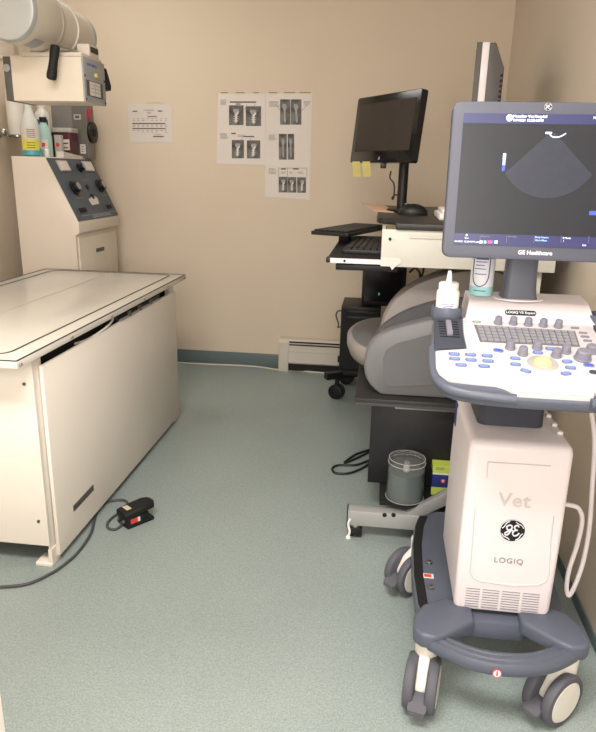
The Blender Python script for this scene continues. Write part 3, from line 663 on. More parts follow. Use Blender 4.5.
b = MB(); P = [(-.10, 3.12), (-.03, 2.74), (.045, 2.70), (.012, 3.22)]
b.loft([[Vector((x, y, WZ + z + (.012 if x < -.05 else 0))) for x, y in P] for z in (.0008, .003)], M['manila'])
tag(b.build('manila_sheet', smooth=False), 'pale manila folder sticking out past the worktop edge', 'paper')
t = thing('white_device', 'small white box device on the worktop beside the ultrasound screen', 'box', (.24, 2.5, WZ))
MB().box((.195, 2.36, WZ), (.38, 2.60, WZ + .022), M['white'], bev=.004).build('case', t)
MB().box((.205, 2.38, WZ + .022), (.37, 2.58, WZ + .036), M['white'], bev=.005).build('lid', t)

# second monitor seen edge-on
m2 = thing('monitor', 'grey monitor seen edge-on with white side strip behind the ultrasound screen', 'monitor', (.36, 2.75, WZ))
x0 = .309
MR = Matrix.Translation((x0, 2.70, 0)) @ Matrix.Rotation(R_(-7.5), 4, 'Z') @ Matrix.Translation((-x0, -2.70, -.025))
b = MB(); b.T = MR; b.box((x0, 2.70, 1.22), (x0 + .022, 3.14, 1.69), M['silverdark'], bev=.003); b.build('front_bezel', m2)
b = MB(); b.T = MR; b.box((x0 + .020, 2.699, 1.222), (x0 + .046, 3.14, 1.688), M['gew'], bev=.002); b.build('side_strip', m2)['label'] = 'white strip along the side'
b = MB(); b.T = MR; b.prism([(x0 + .044, 1.225), (x0 + .044, 1.687), (x0 + .068, 1.687), (x0 + .105, 1.60), (x0 + .105, 1.27), (x0 + .07, 1.225)], 2.70, 3.14, M['silverdark'], axis='y', bev=.004)
bk = b.build('back_shell', m2)
b = MB(); b.T = MR
for i in range(16): b.box((x0 + .094, 2.697, 1.30 + i * .018), (x0 + .103, 2.701, 1.309 + i * .018), M['darkslot'])
b.build('vents', bk)
b = MB(); b.T = MR; b.box((x0 + .04, 2.86, WZ + .025), (x0 + .075, 2.96, 1.30), M['silverdark'], bev=.004); b.box((x0 - .06, 2.8, WZ + .0252), (x0 + .15, 3.02, WZ + .037), M['silverdark'], bev=.004); b.build('stand', m2)
b = MB(); b.T = MR; b.box((x0 - .0012, 2.72, 1.245), (x0 + .0005, 3.12, 1.668), M['pcscreen']); b.build('screen', m2)

# ------------------------------------------------------------------ plate reader (big grey dome)
rd = thing('plate_reader', 'large grey dome-shaped plate reader on the cart shelf', 'scanner', (.25, 2.45, .462))
def resample(P, n):
    P = [Vector(p) for p in P]; d = [0]
    for a, c in zip(P, P[1:]): d.append(d[-1] + (c - a).length)
    out = []
    for i in range(n):
        t = d[-1] * i / (n - 1); k = 0
        while k < len(d) - 2 and d[k + 1] < t: k += 1
        f = 0 if d[k + 1] == d[k] else (t - d[k]) / (d[k + 1] - d[k]); out.append(P[k].lerp(P[k + 1], f))
    for _ in range(2): out = [out[0]] + [(out[i - 1] + out[i] * 2 + out[i + 1]) / 4 for i in range(1, n - 1)] + [out[-1]]
    return out
def outline(px, Y, tail, n=44):
    P = [Vector((p.x, p.z)) for p in (onY(x, y, Y) for x, y in px)] + [Vector(t) for t in tail]
    return [Vector((p.x, Y, p.y)) for p in resample(P, n)]
RZ = .463
cheek = [(379, 393), (369, 386), (363.5, 373), (363.2, 362), (367.8, 344.6), (378.7, 333.7), (398.4, 326), (430, 318.4), (460, 315)]
band = [(381, 393), (371, 386), (365, 372), (365.5, 358), (369.5, 342), (378, 328.5), (387.5, 320.2), (407, 309.2), (436.7, 300.2), (460, 297)]
def setz(L):
    return [Vector((p.x, p.y, max(p.z, RZ))) for p in L]
tail0 = lambda z: [(.42, z), (.475, z - .04), (.5, z - .14), (.5, RZ)]
L0 = setz([Vector((.03, 2.165, RZ))] + outline(cheek, 2.165, tail0(onY(460, 315, 2.165).z)))
L1 = setz([Vector((.03, 2.185, RZ))] + outline(cheek, 2.20, tail0(onY(460, 315, 2.2).z)))
# side cheek: rounded lip between an inset face and the outer edge
cen = Vector((.27, 2.165, .60))
inset = [cen + (p - cen) * .955 for p in L0]; inset = setz([Vector((p.x, 2.150, p.z)) for p in inset])
inset2 = [cen + (p - cen) * .985 for p in L0]; inset2 = setz([Vector((p.x, 2.154, p.z)) for p in inset2])
Lc = [Vector((p.x, 2.175, p.z)) for p in L0]
Lb = [Vector((p.x, 2.21, p.z)) for p in L0]
b = MB(); b.loft([inset, inset2, Lc, Lb], M['crside']); b.build('side_cheek', rd, angle=60)
# raised lower face inset
fx = [(383, 372), (383.5, 381), (388, 386), (396, 386.5), (432, 385), (460, 384), (460, 331), (430, 334.5), (398, 343), (386, 350), (383, 358)]
F0 = [onY(x, y, 2.147) for x, y in fx]
b = MB(); b.loft([[p for p in F0], [p + Vector((0, .01, 0)) for p in F0]], M['crside2']); b.build('side_inset', rd)
# dark band behind the cheek
B0 = setz([Vector((.035, 2.20, RZ))] + outline(band, 2.22, tail0(onY(460, 297, 2.22).z)))
B0 = [Vector((p.x, 2.20, p.z)) for p in B0]
B1 = [Vector((p.x, 2.30, p.z)) for p in setz([Vector((.035, 2.30, RZ))] + outline(band, 2.27, tail0(onY(460, 297, 2.27).z)))]
b = MB(); b.loft([B0, B1], M['crband']); b.build('dark_band', rd, angle=60)
shell = [(384, 393), (377, 386), (375, 372), (376, 350), (379, 329), (383, 310), (392, 296.5), (407, 283), (427, 274), (447, 268.5), (470, 265), (500, 266)]
S0 = [Vector((p.x, 2.29, p.z)) for p in setz([Vector((.04, 2.29, RZ))] + outline(shell, 2.36, [(.44, .875), (.49, .80), (.5, .70), (.5, RZ)]))]
def slope(Y, k):
    f = Y / 2.36 * k
    return [Vector((p.x + (.03 * (Y - 2.36) if p.x < .2 else 0), Y, max(RZ, 1.2 - (1.2 - p.z) * (1 + (f - 1) * min(1, max(0, (p.z - .5) / .15)))))) for p in S0]
cen2 = Vector((.27, 0, .62)); 
def shr(L, f, y): return setz([Vector((cen2.x + (p.x - cen2.x) * f, y, cen2.z + (p.z - cen2.z) * f)) for p in L])
b = MB(); b.loft([shr(S0, .975, 2.275), S0, slope(2.44, 1.005), slope(2.6, 1.015), slope(2.75, 1.03), slope(2.85, 1.08)], M['crlight']); b.build('top_shell', rd, angle=60)
# rounded output tray at the left
b = MB(); N = 28
def half(rx, ry, z): return [Vector((.04 - rx * math.sin(math.pi * i / N), 2.54 - ry * math.cos(math.pi * i / N), z + .10 * (.04 - (.04 - rx * math.sin(math.pi * i / N))) * -1 * .0)) for i in range(N + 1)]
b.loft([half(.10, .22, .500), half(.14, .285, .52), half(.152, .30, .55), half(.152, .30, .582), half(.146, .292, .588)], M['crlight']); wt = b.build('output_tray', rd, angle=50)
b = MB(); b.loft([half(.134, .275, .5882), half(.134, .275, .590)], M['crside']); b.build('tray_pad', wt)

# ------------------------------------------------------------------ disc spindle and box on the cart base
t = thing('disc_spindle', 'clear plastic tub of stacked discs on the cart base', 'disc spindle', (.128, 2.05, .127))
c0 = (.129, 2.05, .127)
MB().lathe([(.058, 0), (.064, .001), (.064, .008), (.058, .009)], c0, M['blackm']).build('base', t)
b = MB(); b.lathe([(.0575, .009), (.0575, .108)], c0, M['disc'], n=36); b.build('discs', t)
MB().lathe([(.009, .10), (.009, .122), (.006, .124)], c0, M['lidgrey']).build('hub_peg', t)
b = MB(); b.lathe([(.0625, .006), (.0635, .01), (.0615, .135), (.0615, .150), (.059, .155), (.016, .155), (.014, .151), (.0, .151)], c0, M['clear'], n=40)
strip_r = MB(); 
b.build('cover', t)
b = MB(); 
for z, r in ((.138, .0625), (.153, .0605), (.01, .0645)):
    b = MB(); b.tube([Vector(c0) + Vector((math.cos(2 * math.pi * i / 32) * r, math.sin(2 * math.pi * i / 32) * r, z)) for i in range(33)], .0011, M['lidgrey'], n=6, sm=False); b.build('rim', t)
t = thing('media_box', 'small lime and navy carton standing beside the disc tub', 'box', (.26, 2.09, .127))
X0, X1 = .222, .315; Y0, Y1 = 2.095, 2.145
b = MB(); b.box((X0, Y0, .127), (X1, Y1, .127 + .11), M['navyblue'], bev=.001); b.build('carton', t)
b = MB(); b.box((X0 - .0005, Y0 - .0006, .212), (X1 + .0005, Y1, .2375), M['lime']); b.text('DVD', .014, M['navyblue'], frame((X0 + .024, Y0 - .0008, .227), (1, 0, 0), (0, 0, 1)))
b.box((X0 - .0005, Y0 - .0006, .127), (X0 + .05, Y0 + .001, .157), M['lime']); b.box((X0 - .0005, Y0 - .0007, .205), (X1, Y0, .2115), M['palelab'])
b.box((X0 + .03, Y0 - .0008, .175), (X0 + .044, Y0, .188), M['redlab']); b.text('V', .013, M['palelab'], frame((X0 + .037, Y0 - .0011, .1815), (1, 0, 0), (0, 0, 1)), bold=.0004)
b.build('print', t)

# ------------------------------------------------------------------ tower PC, UPS and their rolling stand in the corner
st = thing('rolling_stand', 'black rolling stand on casters under the computer tower', 'stand', (-.02, 3.5, 0))
b = MB(); b.box((-.16, 3.32, .16), (.10, 3.68, .185), M['blackm'], bev=.003); b.build('platform', st)
for (x, y) in ((-.255, 3.36), (.20, 3.36), (-.20, 3.72), (.20, 3.66)):
    b = MB(); d = Vector((x, y, 0)) - Vector((-.02, 3.5, 0)); d.normalize(); n_ = Vector((-d.y, d.x, 0)) * .02
    A0 = Vector((-.02, 3.5, 0)); E0 = Vector((x, y, 0))
    b.loft([[p + Vector((0, 0, z)) for p in (A0 - n_, E0 - n_, E0 + n_, A0 + n_)] for z in (.118, .155)], M['black']); lg = b.build('leg', st)
    q = E0 - d * .03 * -1
    q = E0 - d * -.0
    q = E0 - d * .07
    c = MB(); c.cyl(q + Vector((0, 0, .07)), q + Vector((0, 0, .12)), .012, M['black']); cc = c.build('caster', lg)
    w = MB()
    for dx in (-.014, .014): w.cyl((q.x + dx * .4 - .003, q.y + dx - .009, .042), (q.x + dx * .4 + .003, q.y + dx + .009, .042), .042, M['black'], bev=.005)
    w.build('wheel', cc)
b = MB(); b.box((-.02 - .03, 3.47, .118), (.01, 3.53, .16), M['black']); b.build('hub', st)
t = thing('computer_tower', 'black computer tower on the rolling stand by the heater', 'computer', (-.05, 3.48, .185))
b = MB(); b.box((-.185, 3.33, .186), (.02, 3.60, .528), M['black'], bev=.004); b.build('case', t)
b = MB(); b.box((-.178, 3.328, .2), (.015, 3.332, .518), M['blackm']); 
for z in (.50, .47, .33): b.box((-.15, 3.326, z), (.0, 3.3285, z + .012), M['blackgloss'])
b.build('front_panel', t)
b = MB(); b.tube([(-.185, 3.36, .50), (-.205, 3.36, .495), (-.212, 3.36, .47), (-.198, 3.36, .43), (-.20, 3.36, .41), (-.185, 3.36, .415)], .004, M['cable_g']); b.build('cable', t)
t = thing('power_supply', 'black power backup box with green light on the computer tower', 'battery backup', (.03, 3.5, .529))
b = MB(); b.box((-.085, 3.38, .529), (.14, 3.62, .735), M['black'], bev=.008); b.build('case', t)
b = MB(); b.box((-.07, 3.3775, .555), (.12, 3.381, .72), M['blackgloss']); b.build('front_panel', t)
h = onY(379, 294, 3.376); MB().box((h.x - .003, 3.3755, h.z - .006), (h.x + .003, 3.378, h.z + .006), M['greenled']).build('light', t)['label'] = 'small green light'
b = MB(); b.tube([onY(410, 272, 3.3), onY(415, 268, 3.2), onY(420, 274, 3.1), onY(418, 286, 3.1), onY(409, 290, 3.1)], .006, M['cable_b']); b.tube([onY(424, 266, 3.0), onY(422, 276, 3.1), onY(416, 284, 3.2), onY(404, 291, 3.3)], .005, M['cable_b']); b.build('cable', t)
# black cable loop on the floor by the cabinet
pts = [(310 + x * .2685, 360 + y * .2685) for x, y in ((240, 330), (218, 335), (170, 352), (128, 382), (160, 372), (225, 340))]
b = MB(); b.tube([onZ(x, y, .005) for x, y in pts], .005, M['cable_b'])
pts = [(310 + x * .2685, 360 + y * .2685) for x, y in ((240, 372), (215, 376), (170, 391), (105, 392), (83, 405), (96, 421), (142, 422), (190, 405), (235, 378))]
b.tube([onZ(x, y, .005) for x, y in pts], .005, M['cable_b']); tag(b.build('power_cable'), 'black cable looped on the floor left of the cabinet', 'cable')

# ------------------------------------------------------------------ ultrasound cart
us = thing('ultrasound_machine', 'white and navy-grey wheeled ultrasound machine in the right foreground', 'ultrasound machine', (.33, 1.5, 0))
UC = .33; AC = .32
# base deck
dl = [(.165, 1.86), (.150, 1.80), (.138, 1.69), (.134, 1.54), (.139, 1.42), (.15, 1.37), (.20, 1.385)]
deck = dl + [(AC * 2 - x, y) for x, y in dl[::-1]] + [(.44, 1.90), (.36, 1.91), (.30, 1.91), (.22, 1.90)]
MB().prism(deck, .125, .17, M['navy'], bev=.006).build('base_deck', us)
b = MB(); sk = [(x + .004, y) for x, y in dl[:6]]; sk2 = [(x + .028, y - .0) for x, y in dl[:6]]
b.prism(sk + sk2[::-1], .1695, .172, M['blackm']); b.build('tread_strip', us)['label'] = 'black strip along the left edge of the base'
for px, py in ((429, 563), (431, 588)):
    b = MB(); q = onZ(px, py, .17); b.cyl(q, q + Vector((0, 0, .006)), .008, M['steel'], bev=.002, n=16); b.build('bolt', us)
q = onZ(427.5, 576, .17); b = MB(); b.box(q + Vector((-.016, -.010, .0)), q + Vector((.016, .010, .001)), M['paper']); b.box(q + Vector((-.009, -.006, .001)), q + Vector((.010, .007, .0015)), M['redlab']); b.build('warning_label', us)['label'] = 'small red and white warning label on the base'
# front arms and bow handle
AC = .32
def arm(pts):
    b = MB(); b.prism(pts, .166, .205, M['navy'], bev=.009, seg=3); return b.build('front_arm', us)
al = [(.124, 1.280), (.140, 1.262), (.172, 1.258), (.196, 1.272), (.266, 1.330), (.266, 1.380), (.205, 1.41), (.150, 1.375), (.126, 1.33)]
arm(al); arm([(2 * AC - x, y + .012) for x, y in al[::-1]])
MB().box((.25, 1.355, .135), (.39, 1.42, .186), M['navy'], bev=.008).build('front_beam', us)
b = MB(); loops = []
for i in range(25):
    t_ = -1 + 2 * i / 24; x = AC + t_ * .150; y = 1.228 + .058 * abs(t_) ** 2.2 + .004 * t_
    dx, dy = .150, +.058 * 2.2 * abs(t_) ** 1.2 * (1 if t_ > 0 else -1); d = Vector((dx, dy, 0)).normalized(); n_ = Vector((-d.y, d.x, 0))
    c = Vector((x, y, .176))
    sec = [(-.024, -.008), (-.018, -.017), (.020, -.017), (.025, -.006), (.023, .010), (.018, .016), (.011, .0165), (.009, .0135), (.003, .0135), (.001, .017), (-.006, .0175), (-.008, .0145), (-.014, .014), (-.018, .014), (-.023, .006)]
    loops.append([c + n_ * a + Vector((0, 0, z)) for a, z in sec])
b.loft(loops, M['navy']); bw = b.build('bow_handle', us, angle=50)
T = frame(Vector((.300, 1.2032, .172)), (1, 0, 0), (0, .1, 1))
b = MB(); b.T = T; b.lathe([(.010, 0), (.010, .0015)], (0, 0, 0), M['redlab']); b.lathe([(.0078, .001), (.0078, .002)], (0, 0, 0), M['palelab']); b.box((-.0018, -.005, .002), (.0018, .002, .0026), M['redlab']); b.lathe([(.002, .002), (.002, .0026)], (0, .0045, 0), M['redlab'], n=10); b.build('warning_sticker', bw)['label'] = 'round red and white warning sticker'
# casters
def caster(x, y, yaw, r, name='caster', pedal=True, off=.036):
    """yaw: direction (radians) the axle points toward, as seen from above"""
    ax_ = Vector((math.cos(yaw), math.sin(yaw), 0)); fw = Vector((-ax_.y, ax_.x, 0))
    if fw.y > 0: fw = -fw
    wc = Vector((x, y, r)) + fw * off; h_ = -off
    b = MB(); b.cyl((x, y, r * 1.3), (x, y, .160), .024, M['hub'], r1=.027, bev=.004)
    Tm = Matrix((ax_, fw, Vector((0, 0, 1)))).transposed().to_4x4(); Tm.translation = wc
    b.T = Tm; b.prism([(h_ - .022, .0), (.010, -.038), (.034, -.020), (.036, .012), (.012, .052), (h_ + .026, .068), (h_ - .024, .068)], -.013, .013, M['hub'], axis='x', bev=.006); b.T = Matrix(); f = b.build(name, us)
    for s_ in (-1, 1):
        w = MB(); w.T = Tm
        w.lathe([(r * .55, .013), (r * .93, .013), (r, .018), (r, .030), (r * .95, .036), (r * .80, .038), (r * .80, .030)], (0, 0, 0), M['tyre'], axis=(s_, 0, 0), n=40); ww = w.build('wheel', f, angle=50)
        h = MB(); h.T = Tm; h.lathe([(.0, .028), (r * .80, .028), (r * .80, .035), (r * .74, .038), (0, .039)], (0, 0, 0), M['hub'], axis=(s_, 0, 0), n=40); h.build('hub_disc', ww)
    if pedal:
        p = MB(); p.T = Tm; p.loft([[Vector((x_, y_, z_)) for x_, z_ in ((-w_2, z0), (w_2, z0), (w_2, z0 + .012), (-w_2, z0 + .012))] for y_, w_2, z0 in ((.02, .010, -.004), (.050, .012, -.010), (.056, .020, -.014), (.074, .021, -.022), (.080, .018, -.025))], M['tyre']); p.build('brake_pedal', f)
    return f
caster(.160, 1.308, R_(-12), .064)
caster(.476, 1.310, R_(-50), .064)
caster(.166, 1.748, R_(-46), .064, off=.045)
caster(.50, 1.82, R_(-10), .062, pedal=False)
# main body
BXL, BXR, BYF, BYR = .221, .446, 1.374, 1.69
def bsec(z, ins=0, fwd=0):
    return [Vector((x, y, z)) for x, y in rrect(BXL + ins, BYF + fwd + ins * .6, BXR - ins, BYR - ins, .013)]
b = MB(); b.loft([bsec(.196, .010, .006), bsec(.201, .004, .002), bsec(.215, .001), bsec(.40, 0), bsec(.615, .0005, .001), bsec(.626, .003, .003), bsec(.632, .009, .008), bsec(.6335, .018, .016)], M['gew'])
body = b.build('body', us, angle=40)
# front details
FY = BYF - .0003
def FT(px, py): p = onY(px, py, FY); return p
b = MB()
def seg2(p, q2, w=.0022, d=.0012):
    p, q2 = Vector(p), Vector(q2); dd = (q2 - p).normalized(); n_ = Vector((-dd.z, 0, dd.x)) * w / 2
    b.loft([[p - n_ + o, q2 - n_ + o, q2 + n_ + o, p + n_ + o] for o in (Vector((0, .001, 0)), Vector((0, -d, 0)))], M['gel'])
u = [FT(x, y) for x, y in ((475, 508), (471, 560), (470, 572), (473, 578), (480, 581), (512, 586), (538, 585), (546, 582), (549, 575), (551, 540), (554, 516))]
for p, q2 in zip(u, u[1:]): seg2(p, q2)
b.build('front_panel_line', body)['label'] = 'grooved outline on the front'; b = MB()
u = [FT(x, y) for x, y in ((487, 478), (488, 462), (551, 466))]
for p, q2 in zip(u, u[1:]): seg2(p, q2, .0014)
b.build('front_panel_line', body)['label'] = 'thin outline of the upper drive slot'
LX = FT(513, 530)
b = MB(); z0, z1 = FT(505, 590).z, FT(505, 610).z; xs = [FT(x, 598).x for x in (464, 480.5, 500, 521, 541)]
for i in range(4):
    for k in range(8):
        z = z1 + (z0 - z1) * (k + .3) / 8; x0_, x1_ = xs[i] + .003, xs[i + 1] - .003
        b.box((x0_, BYF - .0006, z - .0007), (x1_, BYF + .004, z + .0007), M['knob'])
b.build('vent', body)
p = FT(514.5, 501); b = MB(); b.text('Vet', .047, M['gel'], frame((p.x, BYF - .0008, p.z), (1, 0, 0), (0, 0, 1)), bold=.0006, space=1.08); b.build('lettering', body)
p = FT(508.5, 561); b = MB(); b.text('LOGIQ', .0195, M['knob'], frame((p.x, BYF - .0008, p.z), (1, 0, 0), (0, 0, 1)), space=1.15); b.build('lettering', body)
def roundel(T, r, parent, ground, ink):
    b = MB(); b.T = T; b.lathe([(r, 0), (r, .0012)], (0, 0, 0), ground, n=40)
    ring = [Vector((math.cos(2 * math.pi * i / 40) * r * .97, math.sin(2 * math.pi * i / 40) * r * .97, .0013)) for i in range(41)]
    b.tube(ring, r * .035, ink, n=6, sm=False)
    # four leaf-like swooshes inside the rim
    for k in range(4):
        a0 = R_(90 * k + 20); P = [Vector((math.cos(a0 + R_(s_)) * rr, math.sin(a0 + R_(s_)) * rr, .0016)) for s_, rr in ((0, r * .86), (20, r * .82), (42, r * .74), (58, r * .82))]
        b.tube(P, r * .04, ink, n=6)
    # script monogram: two looping strokes
    G = [(-.06, .36), (-.22, .44), (-.42, .30), (-.36, .06), (-.16, .08), (-.04, .30), (-.14, .0), (-.28, -.30), (-.46, -.36), (-.50, -.20), (-.22, -.04), (.02, .04)]
    E_ = [(.40, .34), (.30, .46), (.12, .36), (.16, .14), (.32, .08), (.12, .02), (.02, -.20), (.14, -.38), (.34, -.32), (.46, -.14)]
    for S_ in (G, E_): b.tube([Vector((x * r * 1.1, y * r * 1.1, .0017)) for x, y in S_], r * .062, ink, n=6)
    return b.build('emblem', parent)
p = FT(512.5, 530.5); roundel(frame((p.x, BYF - .0002, p.z), (1, 0, 0), (0, 0, 1)), .029, body, M['blackm'], M['palelab'])
a_, c_ = onX(457, 416, BXL), onX(461, 435, BXL)
b = MB(); b.box((BXL - .0012, 1.635, .565), (BXL + .002, 1.665, .625), M['navyblue']); b.build('side_label', body)['label'] = 'blue label on the side'
b = MB()
for yy in (1.45, 1.50, 1.56): b.box((.425, yy, .632), (.438, yy + .016, .640), M['white'], bev=.003)
b.build('clip', body)
# neck column
b = MB(); b.loft([[Vector((x, y, z)) for x, y in rrect(.252 - g, 1.48 - g, .402 + g, 1.64, .02)] for z, g in ((.632, 0), (.70, .0), (.76, .006), (.845, .02))], M['navyd']); b.build('neck', us)
# console ----------------------------------------------------------
ca = R_(14); cs_, sn_ = math.cos(ca), math.sin(ca)
P0 = Vector((UC, 1.18, .815)); PN = Vector((0, -sn_, cs_))
def on_c(px, py, off=0): return on_plane((px, py), P0 + PN * off, PN)
KT = frame(P0, (1, 0, 0), (0, cs_, sn_))         # local x right, y up the slope, z off the panel
def kc(x, y): return ((x - UC), (y - 1.18) / cs_)
def kp(px, py, off=0):
    p = KT.inverted() @ on_c(px, py, off); return (p.x, p.y)
mir = lambda L: [(-x, y) for x, y in L[::-1]]
rl = [(-.15, .335), (-.185, .325)] + [kp(*p, -.02) for p in ((433.3, 318), (431.3, 338), (431.5, 366), (434.5, 379), (443, 389.5), (453, 394), (479, 399), (514, 402.5))]
b = MB(); b.T = KT; b.prism(rl + mir(rl), -.036, -.010, M['navy'], bev=.007, seg=3); rim = b.build('console_tray', us)
hl = [kp(*p, -.012) for p in ((433.4, 348), (433.6, 366), (437.5, 378.5), (447, 387), (460, 391.5), (480, 395), (500, 397.6), (516, 399))]
for s_ in (1, -1):
    b = MB(); b.tube([KT @ Vector((x * s_, y, -.013)) for x, y in hl], .0105, M['navy'], n=12); b.build('handle', us)
wl = [kp(462.5, 317), kp(463, 330), kp(467, 348), kp(435.2, 350), kp(435.8, 367), kp(439, 373.5), kp(447, 377.5), kp(479, 381), kp(496, 382.5), kp(505, 385), kp(510.5, 388), kp(513.5, 392)]
b = MB(); b.T = KT; b.prism(wl + mir(wl), -.028, .0, M['gec'], bev=.004); shell_ = b.build('console_top', us)
b = MB(); b.T = KT
for k in range(5): b.box((-.062, (1.184 + k * .007 - 1.18) / cs_, -.0003), (.062, (1.1852 + k * .007 - 1.18) / cs_, .0006), M['gel'])
b.build('ridges', shell_)
# rear block
b = MB(); sec = [(1.44, .84), (1.462, .884), (1.472, .889), (1.500, .922), (1.510, .927), (1.580, .934), (1.595, .922), (1.60, .85)]
b.loft([[Vector((x + (ins * (1 if x < UC else -1) if z > .91 else 0), y, z)) for y, z in sec] for x, ins in ((.198, .008), (.206, .006), (.30, 0), (.38, 0), (.468, .006), (.478, .010))], M['gec'])
blk = b.build('rear_block', us)
T = frame(Vector((.3185, 1.4845, .9045)), (1, 0, 0), (0, .028, .033))
b = MB(); b.T = T; b.prism(rrect(-.034, -.0062, .034, .0062, .006), 0, .0012, M['blackm']); b.text('LOGIQ V5 Expert', .0085, M['palelab'], Matrix.Translation((0, 0, .0015)), depth=.0004, bold=.0001); b.build('name_badge', blk)
# left pad with cup holder and slider
pad = [kp(434.5, 319), kp(434.5, 348.5), kp(466, 347.5), kp(463.5, 335), kp(461.8, 319)]
b = MB(); b.T = KT; b.prism(pad, -.02, .002, M['navyd'], bev=.003); pd = b.build('slider_pad', us)
for k in range(7):
    y = 1.380 + k * .0115; b = MB(); b.T = KT; (x0_, yy) = kc(.136, y); (x1_, _) = kc(.178, y); b.box((x0_, yy - .0012, .0018), (x1_, yy + .0012, .0032), M['blackm']); b.build('groove', pd)
b = MB(); b.T = KT; x, y = kc(.157, 1.408); b.box((x - .0065, y - .028, .002), (x + .0065, y + .036, .012), M['knob'], bev=.003); b.build('slider', pd)
cupc = Vector((.158, 1.502, .875))
b = MB(); b.lathe([(.0, .0), (.031, .0), (.035, .012), (.035, .032), (.033, .035), (.030, .032), (.028, .012), (.0, .010)], cupc, M['navy'], n=36); b.build('cup_holder', us)
xs2 = [.53]
b = MB(); b.T = KT; b.prism(mir(pad), -.02, .002, M['navyd'], bev=.003); b.build('side_pad', us)
b = MB(); b.lathe([(.0, .0), (.036, .0), (.040, .012), (.040, .032), (.037, .035), (.034, .032), (.032, .012), (.0, .010)], Vector((2 * UC - .157, 1.502, .872)), M['navy'], n=36); b.build('cup_holder', us)
# keyboard block
kq = [on_c(*p) for p in ((480, 342), (580, 347), (575, 331.5), (474, 325))]
b = MB(); b.loft([[p + PN * o for p in kq] for o in (-.001, .0012)], M['keybed']); kb = b.build('key_bed', us)
b = MB(); bl, br, tr_, tl = kq
for j in range(5):
    for i in range(15):
        f = lambda u_, v_: (bl.lerp(br, u_)).lerp(tl.lerp(tr_, u_), v_)
        u0, u1, v0, v1 = .015 + .97 * (i + .1) / 15, .015 + .97 * (i + .9) / 15, .03 + .94 * (j + .12) / 5, .03 + .94 * (j + .88) / 5
        b.loft([[p + PN * o for p in (f(u0, v0), f(u1, v0), f(u1, v1), f(u0, v1))] for o in (.001, .0035)], M['keyg'])
b.build('keys', kb)
# knobs (rear row and centre ones)
def knob(px, py, r_, h_, m=M['knob']):
    o = on_c(px, py); b = MB(); b.lathe([(r_ * 1.12, -.001), (r_ * 1.12, .003), (r_, .004), (r_ * .88, h_ * .9), (r_ * .75, h_)], o, m, axis=PN, n=24); return b.build('knob', us)
for px, py in ((498, 323.5), (513, 324), (528, 325), (543, 326), (558, 327)): knob(px, py, .0085, .017)
for px, py in ((510, 348.5), (522.5, 354.5), (537, 348.5), (556, 356.5), (565.5, 352.5)): knob(px, py, .0095, .018)
knob(582.5, 359, .0155, .020); knob(591, 352, .012, .016)
def pill(px, py, w, h_, m=M['bluekey'], rot=0, name='button', rimm=M['greyblue']):
    o = on_c(px, py); T = frame(o, (1, 0, 0), (0, cs_, sn_)) @ Matrix.Rotation(R_(rot), 4, 'Z')
    b = MB(); b.T = T; b.prism(rrect(-w / 2, -h_ / 2, w / 2, h_ / 2, min(w, h_) * .42), -.001, .002, rimm, bev=.0006, seg=1)
    if m: b.prism(rrect(-w * .34, -h_ * .32, w * .34, h_ * .32, h_ * .28), .0018, .0027, m)
    return b.build(name, us)
for px, py in ((454, 354.3), (470.5, 355), (487, 356), (454.5, 359), (471, 360.2), (488, 361.3), (461, 365.2), (484, 366.5)): pill(px, py, .023, .0135)
for px, py, r_ in ((498.3, 350.8, -15), (515.3, 358.7, 0), (515.5, 364.7, 0), (525.8, 371.2, -25), (537.7, 352.8, 0), (550.5, 349, 0), (567, 361.8, 12), (570.5, 368, 0), (566, 373.8, 20), (588.8, 365.6, 0)):
    pill(px, py, .021, .0135, rot=r_, m=M['screenblue'] if (px, py) in ((498.3, 350.8), (588.8, 365.6)) else M['bluekey'])
for px, py in ((575, 328.2), (583, 333.2), (585, 337), (587.5, 341)): pill(px, py, .018, .008, m=None, rimm=M['knob'])
pill(594, 372.5, .018, .014, m=None, rimm=M['navyd'])
pill(476.5, 322, .018, .006, m=M['greenled'], rimm=M['knob'], name='power_button')
o = on_c(542.5, 363.5); b = MB(); b.lathe([(.030, -.001), (.030, .0015), (.024, .0035), (.020, .003)], o, M['silver'], axis=PN, n=36); bz = b.build('trackball_bezel', us)
b = MB(); b.sphere(o + PN * .0005, .0185, M['ball'], sc=(1, 1, .75)); b.build('trackball', bz)
# monitor --------------------------------------------------------------
mt_ = R_(5.5); mc, ms = math.cos(mt_), math.sin(mt_)
MP = Vector((.305, 1.405, 1.037)); MN = Vector((0, -mc, ms))
def on_m(px, py, off=0): return on_plane((px, py), MP + MN * off, MN)
UT = frame(MP, (1, 0, 0), (0, ms, mc))
ml = lambda px, py: (UT.inverted() @ on_m(px, py))
xl = (ml(455, 101).x + ml(441, 255).x) / 2; hgt = ml(455, 101).y; ybot = ml(500, 259).y; cxm = ml(548, 107).x
xr_ = cxm + (cxm - xl)
b = MB(); b.T = UT; b.prism(rrect(xl, ybot, xr_, hgt, .017), -.030, 0, M['bezel'], bev=.004, seg=3); b.prism(rrect(xl + .04, ybot + .05, xr_ - .04, hgt - .04, .02), -.05, -.028, M['bezel'], bev=.006); mcase = b.build('monitor', us)
sx0 = ml(458.7, 180).x; sx1 = xr_ - (sx0 - xl); sy1 = ml(500, 113.6).y; sy0 = ml(500, 245.5).y
b = MB(); b.T = UT; b.box((sx0, sy0, 0), (sx1, sy1, .0012), M['screen']); scr = b.build('screen', mcase)
tb1 = ml(500, 123.5).y; bb1 = ml(500, 234.3).y
b = MB(); b.T = UT; b.box((sx0, tb1, .001), (sx1, sy1, .0016), M['screenbar']); b.build('screen_bar', scr); b = MB(); b.T = UT; b.box((sx0, sy0, .001), (sx1, bb1, .0016), M['screenbar']); b.build('screen_bar', scr)
